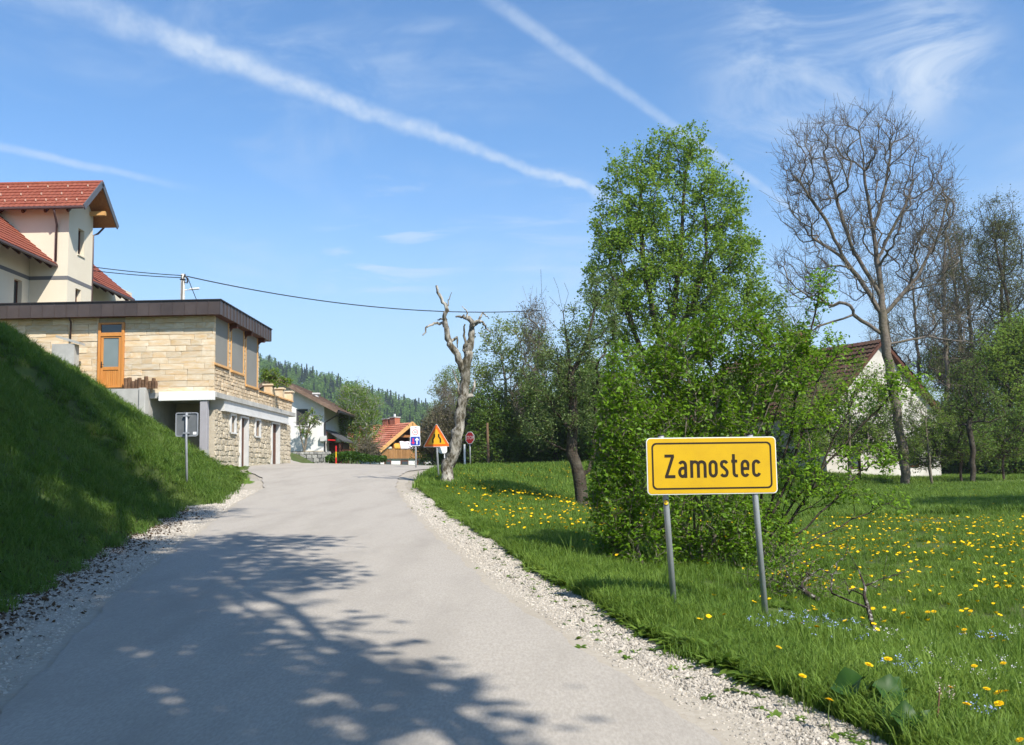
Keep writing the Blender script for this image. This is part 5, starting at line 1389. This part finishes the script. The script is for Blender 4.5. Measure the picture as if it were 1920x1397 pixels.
def stuffmat(name, cols, trans=.3, rough=.6):
    """colour by the mesh attribute rnd plus a per-instance shift"""
    m = leafmat(name, cols, trans, rough); nt = m.node_tree; n = nt.nodes; l = nt.links
    if n.get('inst'): return m
    cr = [x for x in n if x.type == 'VALTORGB'][0]; at_ = [x for x in n if x.type == 'ATTRIBUTE'][0]
    oi = n.new('ShaderNodeObjectInfo'); oi.name = 'inst'
    ge = n.new('ShaderNodeNewGeometry'); t = n.new('ShaderNodeTexNoise'); t.inputs['Scale'].default_value = .55; t.inputs['Detail'].default_value = 3; l.new(ge.outputs['Position'], t.inputs['Vector'])
    a = n.new('ShaderNodeMath'); a.operation = 'MULTIPLY_ADD'; l.new(at_.outputs['Fac'], a.inputs[0]); a.inputs[1].default_value = .4
    b = n.new('ShaderNodeMath'); b.operation = 'MULTIPLY_ADD'; l.new(t.outputs[0], b.inputs[0]); b.inputs[1].default_value = .9; b.inputs[2].default_value = -.2
    l.new(b.outputs[0], a.inputs[2]); 
    c = n.new('ShaderNodeMath'); c.operation = 'MULTIPLY_ADD'; l.new(oi.outputs['Random'], c.inputs[0]); c.inputs[1].default_value = .25; l.new(a.outputs[0], c.inputs[2])
    d = n.new('ShaderNodeMath'); d.operation = 'SUBTRACT'; l.new(c.outputs[0], d.inputs[0]); d.inputs[1].default_value = .08
    l.new(d.outputs[0], cr.inputs[0]); return m
m_grass = stuffmat('grass_blade', [(.038, .105, .006), (.085, .205, .010), (.13, .285, .018), (.24, .35, .06)], .42)
m_grass_b = stuffmat('bank_grass_blade', [(.05, .13, .008), (.08, .19, .012), (.115, .25, .018), (.17, .24, .05)], .4)
def tuft(nb, h, spread, w, lean=.5, seg=3):
    V = []; Q = []; T3 = []; at_ = []
    for b in range(nb):
        r = spread*math.sqrt(random.random()); a = random.uniform(0, 6.283); x, y = r*math.cos(a), r*math.sin(a)
        hh = h*random.uniform(.5, 1.15); d = random.uniform(0, 6.283); ln = lean*random.uniform(.1, 1.)*hh; ww = w*random.uniform(.6, 1.3)
        px, py = -math.sin(d), math.cos(d); q = random.random(); b0 = len(V)
        for k in range(seg):
            f = k/seg; cx, cy, cz = x+math.cos(d)*ln*f*f, y+math.sin(d)*ln*f*f, hh*f*(1-.15*f); wk = ww*(1-.55*f)
            V += [(cx-px*wk, cy-py*wk, cz), (cx+px*wk, cy+py*wk, cz)]; at_ += [q, q]
        V.append((x+math.cos(d)*ln, y+math.sin(d)*ln, hh*(1-.25*lean))); at_.append(q)
        for k in range(seg-1): Q.append((b0+2*k, b0+2*k+1, b0+2*k+3, b0+2*k+2))
        T3.append((b0+2*seg-2, b0+2*seg-1, b0+2*seg))
    return np.array(V), [np.array(Q), np.array(T3)], at_
def broadleaf(nl, L, w):
    V = []; Q = []; at_ = []
    for i in range(nl):
        d = random.uniform(0, 6.283); ll = L*random.uniform(.6, 1.1); q = random.random(); e = random.uniform(.3, .9); b0 = len(V)
        px, py = -math.sin(d), math.cos(d)
        for k in range(5):
            f = k/4; r = ll*f; z = ll*(e*f-.75*e*f*f)+.01; wk = w*ll*(.25+math.sin(math.pi*min(1, f*.9+.1)))*.5*(1 if k < 4 else .15)
            V += [(math.cos(d)*r-px*wk, math.sin(d)*r-py*wk, z), (math.cos(d)*r+px*wk, math.sin(d)*r+py*wk, z)]; at_ += [q, q]
        for k in range(4): Q.append((b0+2*k, b0+2*k+1, b0+2*k+3, b0+2*k+2))
    return np.array(V), np.array(Q), at_
SRC_M = [src('grass_tuft', *(lambda t: (t[0], t[1], m_grass, False, t[2]))(tuft(26, .125, .09, .004, .8))) for _ in range(5)]
SRC_T = [src('tall_tuft', *(lambda t: (t[0], t[1], m_grass, False, t[2]))(tuft(30, .23, .09, .0045, .9, 4))) for _ in range(4)]
SRC_B = [src('bank_tuft', *(lambda t: (t[0], t[1], m_grass_b, False, t[2]))(tuft(26, .15, .10, .0048, 1.0))) for _ in range(5)]
SRC_F = [src('far_tuft', *(lambda t: (t[0], t[1], m_grass, False, t[2]))(tuft(30, .2, .22, .011, .7, 2))) for _ in range(4)]
SRC_H = [src('herb', *(lambda t: (t[0], t[1], m_grass, False, t[2]))(broadleaf(9, .16, .3))) for _ in range(4)]
def rots(n, tilt=.12): return np.stack([rng.normal(size=n)*tilt, rng.normal(size=n)*tilt, rng.uniform(0, 6.283, n)], -1)
def sample(x0, x1, y0, y1, n): return rng.uniform(x0, x1, n), rng.uniform(y0, y1, n)
def lay(name, x, y, keep, srcs, sc, label, tilt=.12, lift=-.01):
    x, y = x[keep], y[keep]; n = len(x)
    sc = sc[keep] if hasattr(sc, '__len__') else np.full(n, sc)
    return scatter(name, np.stack([x, y, g(x, y)+lift], -1), rots(n, tilt), sc*rng.uniform(.7, 1.3, n), srcs, None, label)
def inview(x, y, m=.12): return (y > 2.) & (np.abs(x) < (.545+m)*y+1.2)
def grasses():
    # meadow right of the road, thinning out with distance
    X = []; Yv = []; SC = []
    for (y0, y1, dens, sc) in ((3, 9, 230, 1.), (9, 16, 120, 1.05), (16, 28, 55, 1.2)):
        w = .68*y1+2+5; n = int((y1-y0)*w*dens); x, y = sample(-5, w-5, y0, y1, n); X.append(x); Yv.append(y); SC.append(np.full(n, sc))
    x, y, sc = np.concatenate(X), np.concatenate(Yv), np.concatenate(SC)
    t = x-E(GR, y)-.06+.12*gnoise(x, y, .25)
    dens = .75+.35*gnoise(x, y, .8)
    lay('meadow_grass', x, y, (t > .02) & inview(x, y) & (rng.random(len(x)) < dens), SRC_M, sc*(.85+.4*gnoise(x+3, y, .6)+.25*gnoise(x*1.1, y+7, .22)), 'short fresh green meadow grass right of the road')
    n = 60000; y = 26+44*rng.random(n)**1.1; x = rng.uniform(-6, .62*y+3, n); t = x-E(GR, y)
    lay('far_meadow_grass', x, y, (t > .1) & ~((y > 47.8) & (y < 54.2)) & (y < 62), SRC_F, .9+.012*y, 'grass of the far meadow towards the old house')
    # taller grass along the verge
    n = 16000; y = 3+35*rng.random(n)**1.3; x = E(GR, y)+np.abs(rng.normal(size=n))*.6+.10
    lay('verge_grass', x, y, inview(x, y) & (rng.random(n) < .6+.4*gnoise(x, y, .5)), SRC_T, .72+.25*gnoise(x, y, 1.1), 'tall grass along the right gravel verge')
    n = 7000; y = 5+12*rng.random(n); x = E(GR, y)+rng.uniform(.12, 4, n)
    lay('meadow_herbs', x, y, inview(x, y) & (gnoise(x, y, .6) > -.1), SRC_H, .6, 'broad-leaved herbs in the meadow edge grass')
    R_ = [src('rosette', *(lambda t: (t[0], t[1], m_grass, False, t[2]))(broadleaf(12, .2, .2))) for _ in range(4)]
    n = 1500; y = 4.2+24*rng.random(n)**1.4; x = E(GR, y)+.04+np.abs(rng.normal(size=n))*.25
    lay('verge_rosettes', x, y, inview(x, y) & (gnoise(x+5, y, .7) > -.2), R_, .75, 'leafy dandelion rosettes along the right verge', .25, .01)
    n = 420; y = 5+13*rng.random(n); x = E(GR, y)+.3+5*rng.random(n)
    SK = [src('seed_grass', *(lambda t: (t[0], t[1], m_grass, False, t[2]))(tuft(9, .36, .05, .003, .6, 4))) for _ in range(3)]
    lay('tall_meadow_grass', x, y, inview(x, y), SK, 1., 'taller single grass clumps in the meadow', .15)
    # left bank
    X = []; Yv = []
    for (y0, y1, dens) in ((6, 14, 120), (14, 24, 75), (24, 37, 45)):
        n = int((y1-y0)*16*dens); x, y = sample(-20, -4, y0, y1, n); X.append(x); Yv.append(y)
    x, y = np.concatenate(X), np.concatenate(Yv); t = E(TOE, y)-x+.15*gnoise(x, y, .4)
    k = (t > 0) & (x > -(.7*y+3)) & ~((y > 35.3) & (x < -11)) & (rng.random(len(x)) < .55+.45*ss(0, 1.2, t)+.2*gnoise(x, y, .9))
    lay('bank_grass', x, y, k, SRC_B, .9+.02*y, 'grass covering the steep left bank', .3)
    # edge of the yard by the annex and beyond the crossing road
    n = 26000; y = rng.uniform(54.3, 78, n); x = rng.uniform(-14, 45, n)
    lay('roadside_grass', x, y, x > 3+.2*(y-54), SRC_F, 1.3, 'grass beyond the crossing road')
grasses()

# gravel stones, leaf litter
def pebbles():
    m_peb = mat('pebble', (.38, .34, .285), (.54, .495, .425), 9, .9, .4, 20, .1, rand=.3)
    S_ = []
    for k in range(5):
        bm = bmesh.new(); bmesh.ops.create_icosphere(bm, subdivisions=1, radius=1)
        for v in bm.verts: v.co = Vector((v.co.x*random.uniform(.8, 1.2), v.co.y*random.uniform(.7, 1.1), v.co.z*random.uniform(.45, .75)))
        me = bpy.data.meshes.new('pebble'); bm.to_mesh(me); bm.free(); me.materials.append(m_peb); S_.append(bpy.data.objects.new('pebble', me))
    n = 46000; y = 3.2+22*rng.random(n)**1.7; f = rng.random(n); w = E(GR, y)-E(RE, y); x = E(RE, y)+w*(.12+.98*f**.6)
    k = inview(x, y)
    lay('gravel_stones', x, y, k, S_, (.007+.010*rng.random(n)**3)*(1+.02*y), 'loose pale gravel stones of the right verge', 1., .002)
    n = 26000; y = 5+22*rng.random(n)**1.5; f = rng.random(n); w = E(LE, y)-E(TOE, y); x = E(TOE, y)-.1+w*f**1.3
    lay('left_gravel_stones', x, y, inview(x, y), S_, (.007+.010*rng.random(n)**3)*(1+.02*y), 'loose pale gravel stones of the left verge', 1., .002)
    V, Q = leaf_geo(np.zeros((1, 3)), .07, .6, 2.)
    m_lit = stuffmat('dead_leaf', [(.05, .028, .014), (.09, .05, .025), (.13, .08, .04), (.17, .115, .06)], .1, .8)
    L = [src('dead_leaf', *leaf_geo(np.zeros((1, 3)), .07, .6, 2.5), m_lit, False, np.full(4, random.random())) for _ in range(5)]
    n = 5200; y = 5+17*rng.random(n)**1.3; x = E(TOE, y)+rng.normal(size=n)*.35-.12
    lay('leaf_litter', x, y, inview(x, y), L, .8, 'brown fallen leaves along the foot of the left bank', .5, .012)
    n = 40; y = 5+14*rng.random(n); x = E(LE, y)+(E(GR, y)-E(LE, y))*rng.random(n)
    lay('road_litter', x, y, inview(x, y), L, .35, 'stray dead leaves on the road', .4, .02)
    H = [src('weed', *(lambda t: (t[0], t[1], m_grass, False, t[2]))(broadleaf(10, .10, .35))) for _ in range(3)]
    n = 260; y = 4.5+26*rng.random(n)**1.2; x = E(GR, y)-np.abs(rng.normal(size=n))*.2
    lay('verge_weeds', x, y, inview(x, y), H, .5, 'small weeds growing in the right gravel verge', .2, 0)
    n = 420; y = rng.uniform(29, 36.5, n); x = -9.7+rng.normal(size=n)*.5-(y-31)*.28
    lay('yard_weeds', x, y, (x < E(LE, y)-.1) & (x > -11.1), H, 2.0, 'weeds in the gravel before the annex', .2, 0)
pebbles()

# ------------------------------------------------------------------ flowers
m_dand = mat('dandelion_yellow', (.78, .46, .006), (.82, .55, .012), 30, .8, .3, 60, .1)
m_stem = mat('flower_stem', (.14, .20, .05), rough=.7)
def dandelion_meshes():
    heads = []; stems = []
    for k in range(4):
        V = []; Fc = []
        for (nr, r, z, tl) in ((16, 1.0, .12, .10), (13, .72, .22, .2), (9, .42, .30, .3)):
            for i in range(nr):
                a = 2*math.pi*(i+random.random()*.5)/nr; w = .17; rr = r*random.uniform(.88, 1.05); c, s_ = math.cos(a), math.sin(a); b = len(V)
                V += [(c*.1+s_*w*.4, s_*.1-c*w*.4, z-.1), (c*rr+s_*w, s_*rr-c*w, z+tl*.4), (c*rr*1.06, s_*rr*1.06, z+tl*.35), (c*rr-s_*w, s_*rr+c*w, z+tl*.4), (c*.1-s_*w*.4, s_*.1+c*w*.4, z-.1)]
                Fc.append((b, b+1, b+2, b+3, b+4))
        me = bpy.data.meshes.new('flower_head'); me.from_pydata([tuple(.021*q for q in v) for v in V], [], Fc); me.update(); me.materials.append(m_dand); heads.append(me)
    for k in range(3):
        mb = MB(); h = 1.; b = random.uniform(-.08, .08); mb.tube([(0, 0, 0), (b*.5, 0, h*.5), (0, 0, h)], [.0032, .0028, .0026], 5)
        me = bpy.data.meshes.new('stem'); me.from_pydata(mb.v, [], mb.f); me.update(); me.materials.append(m_stem); stems.append(me)
    return heads, stems
HEADS, STEMS = dandelion_meshes()
def small_dandelion_mesh():
    out = []
    for k in range(3):
        bm = bmesh.new(); bmesh.ops.create_cone(bm, segments=9, radius1=.008, radius2=.021, depth=.012, cap_ends=True)
        bm.verts.ensure_lookup_table()
        for v in bm.verts: v.co += Vector(rng.normal(size=3))*.0012
        me = bpy.data.meshes.new('dandelion'); bm.to_mesh(me); bm.free(); me.materials.append(m_dand); out.append(me)
    return out
def dandelions():
    near = [(1460, 1214), (1505, 1268), (1629, 1247), (1782, 1290), (1827, 1249), (1881, 1244), (1850, 1292), (1872, 1299), (1886, 1297), (1873, 1320), (1813, 1321), (1555, 1313), (1665, 1236), (1912, 1388), (1503, 1169), (1358, 1153), (1693, 1150), (1740, 1148), (1882, 1202), (1860, 1195), (1820, 1146), (1751, 1147), (1808, 1181), (1795, 1176), (1862, 1176), (1531, 1176)]
    G = 'dandelions in the meadow'
    for i, (px, py) in enumerate(near):
        p = ground(px, py+14); h = random.uniform(.16, .22) if py > 1200 else .15
        # the flower head is what the picture shows: stand the stem so that the head meets the line of sight
        r = ray(px, py); Y = p.y
        for _ in range(6):
            x = r.x/r.y*Y; z = EYE+r.z/r.y*Y; zg = g1(x, Y); Y += (z-zg-h)/(-r.z/r.y+1e-6)*.9
        x = r.x/r.y*Y; zg = g1(x, Y)
        T = thing('dandelion', (x, Y, zg), 'open yellow dandelion on a tall stem in the nearest meadow grass', 'flower', 'nearest dandelions')
        st = bpy.data.objects.new('stem', STEMS[i % 3]); COL.objects.link(st); st.parent = T; st.scale = (1, 1, h)
        hd = bpy.data.objects.new('flower_head', HEADS[i % 4]); COL.objects.link(hd); hd.parent = T; hd.location = (0, 0, h)
        hd.rotation_euler = (random.uniform(.15, .5), random.uniform(-.3, .3), random.uniform(0, 6)); sc = random.uniform(.85, 1.25); hd.scale = (sc, sc, sc)
    # the rest of the meadow: patches
    P = []
    def zone(n, x0, x1, y0, y1, thr, sc=1.6):
        nc = max(6, n//14); cx, cy = sample(x0, x1, y0, y1, nc); ci = rng.integers(0, nc, n*3); rad = rng.uniform(.3, 1.7, nc)*sc/1.6
        x = cx[ci]+rng.normal(size=n*3)*rad[ci]; y = cy[ci]+rng.normal(size=n*3)*rad[ci]*1.1; m_ = rng.random(n*3) < .2
        x = np.where(m_, rng.uniform(x0, x1, n*3), x); y = np.where(m_, rng.uniform(y0, y1, n*3), y)
        k = (x > E(GR, y)+.35) & inview(x, y, 0) & (y > y0-.5)
        q = np.stack([x[k], y[k]], -1)[:n]; P.append(q)
    zone(1100, -4, 3, 14, 38, .3); zone(1100, 3, 15, 10.5, 24, .4, 2.2); zone(150, 2.5, 12, 8, 14, .2); zone(400, 2, 30, 26, 45, .6, 3); zone(500, -3, 4, 34, 46, -.1)
    P = np.concatenate(P); P = P[np.argsort(np.hypot(P[:, 0], P[:, 1]))]
    SM = small_dandelion_mesh()
    cut = 300-len(near)
    for i, (x, y) in enumerate(P[:cut]):
        o = bpy.data.objects.new('dandelion', SM[i % 3]); COL.objects.link(o); sc = random.uniform(.75, 1.1)*(1+.008*y)
        o.location = (x, y, g1(x, y)+random.uniform(.11, .17)); o.rotation_euler = (random.uniform(0, .6), random.uniform(-.3, .3), random.uniform(0, 6)); o.scale = (sc, sc, sc)
        if x < 1.6: tag(o, 'small yellow dandelion in the strip between the gravel verge and the old fruit tree', 'flower', 'dandelions left of the sign shrubs')
        elif y < 11: tag(o, 'small yellow dandelion in the near meadow right of the sign posts', 'flower', 'dandelions right of the sign posts')
        else: tag(o, 'small yellow dandelion in the middle of the meadow before the old house', 'flower', G)
    R = P[cut:]; n = len(R)
    S_ = [bpy.data.objects.new('dandelion_head', m) for m in SM]
    scatter('far_dandelions', np.stack([R[:, 0], R[:, 1], g(R[:, 0], R[:, 1])+.17], -1), rots(n, .3), (.85+.014*R[:, 1])*rng.uniform(.8, 1.2, n), S_, None, 'mass of distant yellow dandelions dotting the far meadow')
    # white and blue small flowers near the right corner
    def clus(name, m, centres, per, label, size, hh):
        X = []
        for (px, py, sx) in centres:
            c = ground(px, py+10); X.append(np.stack([c.x+rng.normal(size=per)*sx, c.y+rng.normal(size=per)*sx], -1))
        X = np.concatenate(X); V, Q = [], []
        out = []
        for k in range(3):
            C = rng.normal(size=(7, 3))*np.array([.014, .014, .008]); v, q = leaf_geo(C, .011, .95, 1.2); out.append(src(name+'_head', v, q, m))
        n = len(X); scatter(name, np.stack([X[:, 0], X[:, 1], g(X[:, 0], X[:, 1])+hh*rng.uniform(.8, 1.3, n)], -1), rots(n, .3), size*rng.uniform(.8, 1.3, n), out, None, label)
    clus('white_wildflowers', mat('white_petal', (.74, .70, .74), rough=.7), [(1775, 1268, .10), (1862, 1272, .10), (1815, 1290, .08), (1725, 1255, .08), (1903, 1300, .08), (1660, 1222, .05), (1905, 1205, .06)], 8, 'small white wildflowers in the grass at the lower right', .8, .15)
    clus('blue_forget_me_nots', mat('blue_petal', (.30, .38, .62), rough=.7), [(1530, 1190, .14), (1560, 1195, .12), (1600, 1220, .12), (1680, 1283, .07), (1710, 1290, .07), (1440, 1200, .08), (1855, 1220, .06), (1840, 1375, .05), (1500, 1185, .12)], 13, 'small pale blue forget-me-nots in the grass by the right sign post', .9, .15)
dandelions()
def big_weeds():
    m_bl = leafmat('butterbur_leaf', [(.03, .08, .012), (.045, .105, .016)], .2)
    for (px, py, n, s_, lab) in ((1640, 1345, 4, .16, 'dark round butterbur leaves at the gravel edge, lower right'), (1700, 1392, 3, .12, 'low round leaf clump at the bottom picture edge')):
        c = ground(px, py); T = thing('butterbur', c, lab, 'plant')
        for i in range(n):
            a = i*6.283/n+random.uniform(-.4, .4); d = Vector((math.cos(a), math.sin(a), 0)); tip = c+d*s_*.8+Vector((0, 0, s_*random.uniform(.7, 1.1)))
            nn = Vector((d.x*.5, d.y*.5-.3, 1)).normalized(); u = nn.orthogonal().normalized(); v = nn.cross(u); R_ = s_*random.uniform(.45, .65)
            V = [tip-nn*.01]; k = 14
            for j in range(k):
                t = 2*math.pi*j/k; rr = R_*(1+.08*math.sin(t*5)); V.append(tip+u*rr*math.cos(t)+v*rr*math.sin(t)+nn*(.03*math.sin(3*t)+.02))
            o = MB().add(V, [(0, 1+j, 1+(j+1) % k) for j in range(k)]).tube([c, c.lerp(tip, .5)+Vector((0, 0, .02)), tip], .004, 5, False).build('leaf', m_bl, T, smooth=True)
    c = ground(1752, 1390); T = thing('seed_head_plant', c, 'brown dry flower stalk with tufted heads at the bottom right', 'plant')
    m_br = mat('dry_stalk', (.17, .09, .05), (.22, .13, .08), 8, .9, coord='World')
    tp = at(1762, 1290, c.y); MB().tube([c, c.lerp(tp, .5)+Vector((.005, 0, 0)), tp], .004, 6).build('stalk', m_br, T)
    m_sd = mat('pale_seed', (.42, .32, .27), (.55, .46, .42), 40, .9, coord='World')
    for (dx, dz) in ((0, 0), (.055, -.015)):
        C = np.array(tp+Vector((dx, 0, dz)))+rng.normal(size=(46, 3))*np.array([.012, .012, .022]); V, Q = leaf_geo(C, .009, .7, .2)
        o = link('seed_head', fastmesh('seed_head', V-np.array(c), Q), m_sd, T); o['kind'] = 'stuff'
big_weeds()
def fallen():
    G = 'fallen branches by the sign'
    def br(lines, r0, label, n, lob):
        tree('fallen_branch', label, 'branch', lines, lob, n, r0, .0025, None, 0, .05, mat('lichened_bark', (.05, .04, .032), (.30, .29, .25), 22, .95, .6, 40, .1, coord='World', lo=.5, hi=.62), .2, .12, .25, .03, group=G, sub=(1, .12), p=2.0)
    def gp(px, py, up, Y): 
        p = at(px, py, Y); return (p.x, p.y, max(p.z, g1(p.x, p.y)+.02))
    b = ground(1645, 1195)
    L = [(b.x, b.y, b.z+.02)]+[gp(x, y, 0, b.y+d) for (x, y, d) in ((1628, 1140, .25), (1622, 1100, .45), (1600, 1055, .6), (1575, 1020, .8), (1530, 1018, 1.0))]
    br([L, [L[1], gp(1590, 1125, 0, b.y+.3), gp(1560, 1112, 0, b.y+.4)], [L[2], gp(1680, 1078, 0, b.y+.5), gp(1720, 1060, 0, b.y+.7)]], .02, 'dark lichened fallen branch standing crooked in the grass, right of the posts', 26, pxlobes([(1590, 1090, 60, 30), (1660, 1080, 50, 25), (1580, 1040, 40, 20)], b.y+.5, .5))
    Y0 = 9.6
    L = [gp(1535, 1125, 0, Y0), gp(1490, 1100, 0, Y0), gp(1430, 1085, 0, Y0+.05), gp(1380, 1072, 0, Y0+.1)]
    br([L, [L[1], gp(1470, 1060, 0, Y0+.3), gp(1430, 1035, 0, Y0+.4)]], .026, 'pale fallen branch lying flat behind the right sign post', 16, pxlobes([(1480, 1090, 60, 25), (1520, 1080, 40, 20)], Y0+.2, .5))
    c = ground(1640, 1180); L = [gp(1615, 1192, 0, c.y), gp(1650, 1180, 0, c.y), gp(1676, 1177, 0, c.y)]
    br([L], .014, 'short pale stick lying at the foot of the crooked branch', 5, pxlobes([(1640, 1180, 20, 8)], c.y, .5))
fallen()

# ------------------------------------------------------------------ undergrowth and wooded hill
ug = bgtree('undergrowth_bush', 'dense dark bush filling the ground below the willow', 960, 850, 62., 60, 32, 240, 14, .16, L_dark, m_bark_d, .05, cat='bush', group='undergrowth of the wood edge', shell=.4, bf=.3,
            lobes=[(920, 852, 40, 20), (960, 845, 44, 24), (1000, 852, 40, 20), (940, 866, 50, 14), (985, 866, 50, 14)])
for (px, Yg, rz, sc, lab) in ((880, 68, 1., 1.0, 'dense dark bush at the foot of the STOP sign'), (1030, 64, 2., 1.1, 'dense dark bush behind the fruit tree trunk'), (1085, 60, 3., 1.0, 'dense dark bush left of the sign shrubs'), (1160, 62, 4., 1.2, 'dense dark bush behind the left shrub'),
                             (1250, 64, 5., 1.3, 'dense dark bush below the lime tree'), (1350, 62, .6, 1.25, 'dense dark bush behind the sign board'), (1450, 60, 1.6, 1.2, 'dense dark bush left of the old house eave'), (1860, 62, 2.6, 1.2, 'dense dark bush under the olive alders'),
                             (1930, 60, 3.6, 1.3, 'dense dark bush at the right edge of the meadow'), (1780, 66, 4.6, 1.1, 'dense dark bush right of the old house'), (835, 76, 5.4, 1.1, 'dense dark bush behind the leaning dead trunk'), (824, 92, 2.2, 1.0, 'dense dark bush between the red roof and the dead tree')):
    again(ug, px, Yg, rz, sc, lab, 'undergrowth of the wood edge')
def hill():
    px = [-400, 300, 480, 560, 640, 720, 800, 860, 1000, 1300, 1700, 2300]; py = [640, 660, 690, 708, 733, 757, 777, 788, 795, 800, 800, 800]
    D0, D1 = 330., 700.
    nx, ny = 120, 26; V = []
    for j in range(ny):
        f = j/(ny-1); Dd = D0+(D1-D0)*f
        for i in range(nx):
            p = -400+2700*i/(nx-1); top = at(p, float(np.interp(p, px, py))+13, D1); x = top.x/D1*Dd
            z = -3+(top.z+3)*ss(0, 1, f*.98)**.9+1.5*gnoise(x, Dd, 30)*f
            V.append((x, Dd, z))
    V = np.array(V); i = (np.arange(ny-1)[:, None]*nx+np.arange(nx-1)[None]).ravel()
    o = link('hill', fastmesh('hill', V, np.stack([i, i+1, i+nx+1, i+nx], -1), True), mat('forest_floor', (.03, .05, .015), (.045, .065, .02), .1, .95, coord='World')); tag(o, kind='structure')
    # crowns
    m_dec = stuffmat('beech_crown', [(.08, .165, .02), (.125, .24, .03), (.17, .30, .045), (.21, .33, .07)], .38)
    m_con = stuffmat('spruce_crown', [(.03, .055, .026), (.045, .08, .032), (.065, .105, .04)], .15)
    S_ = []
    for k in range(5):
        n = 520; C = []
        for q in range(7):
            c = rng.normal(size=3)*np.array([1.5, 1.5, 2.0]); d = rng.normal(size=(n//7, 3)); d /= np.linalg.norm(d, axis=1)[:, None]
            C.append(c+d*(1-.4*rng.random((n//7, 1))**2)*rng.uniform(1.2, 2.3)*np.array([1, 1, 1.2]))
        C = np.concatenate(C)+np.array([0, 0, 6.5]); v, q = leaf_geo(C, .8, .8, .2); S_.append(src('beech', v, q, m_dec, False, np.repeat(np.clip(random.uniform(0, .6)+.5*rng.random(len(C)), 0, 1), 4)))
    for k in range(3):
        n = 420; z = rng.random(n)**.8; a = rng.uniform(0, 6.283, n); r = (1-z)*2.5*(.75+.25*np.sin(z*50+k))*np.sqrt(.4+.6*rng.random(n))
        C = np.stack([r*np.cos(a), r*np.sin(a), 1.5+z*12.], -1); v, q = leaf_geo(C, .8, .6, .1); S_.append(src('spruce', v, q, m_con, False, np.repeat(rng.random(n), 4)))
    n = 9000; fi = rng.uniform(0, nx-1.01, n); fj = rng.uniform(0, 1, n)**.8*(ny-1.01); a = fi.astype(int); b = fj.astype(int); u = fi-a; w = fj-b
    G_ = V.reshape(ny, nx, 3); Pt = G_[b, a]*((1-u)*(1-w))[:, None]+G_[b, a+1]*(u*(1-w))[:, None]+G_[b+1, a]*((1-u)*w)[:, None]+G_[b+1, a+1]*(u*w)[:, None]
    scatter('hill_forest', Pt, np.stack([np.zeros(n), np.zeros(n), rng.uniform(0, 6.283, n)], -1), rng.uniform(.6, 1.15, n), S_, None, 'mixed spring forest of pale beeches and dark spruces on the hill')
hill()
# sparse young trees in front of the old house
yt = bgtree('young_ash_tree', 'thin half-leafed young tree in front of the left part of the old house', 1590, 760, 44., 70, 110, 240, 14, .085, L_birch, m_twig, .07, group='young trees before the old house', seg=.45, spread=.08, sub=(2, .4), rt=.006,
            lobes=[(1585, 700, 50, 40), (1625, 750, 50, 40), (1560, 770, 45, 40), (1610, 820, 55, 35), (1660, 720, 40, 36)])
again(yt, 1745, 45, 2.1, .8, 'thin half-leafed young tree in front of the right part of the old house', 'young trees before the old house')
again(yt, 1520, 43, 4.0, .85, 'thin half-leafed young tree left of the old house, behind the plum tree', 'young trees before the old house')

# two more leafy trees closing the right edge
again(lt, 1870, 70, 5.5, 1.0, 'leafy tree between the alders and the broad right-hand tree', GB)
again(w3, 1770, 70, 1.5, 1.1, 'dark green tree behind the right end of the old house roof', GB)
again(w2, 1930, 74, 3.5, 1.3, 'dark green tree far back at the right picture edge', GB)

# ------------------------------------------------------------------ thin haze over the valley
def haze():
    o = MB().box(-900, 900, -60, 860, -14, 150).build('haze', None); tag(o, kind='stuff')
    m = bpy.data.materials.new('valley_haze'); m.use_nodes = True; n = m.node_tree.nodes; n.clear()
    out = n.new('ShaderNodeOutputMaterial'); v = n.new('ShaderNodeVolumePrincipled'); v.inputs['Color'].default_value = (.80, .88, 1, 1); v.inputs['Density'].default_value = .00028; v.inputs['Anisotropy'].default_value = .2
    m.node_tree.links.new(v.outputs[0], out.inputs['Volume']); o.data.materials.append(m)
haze()
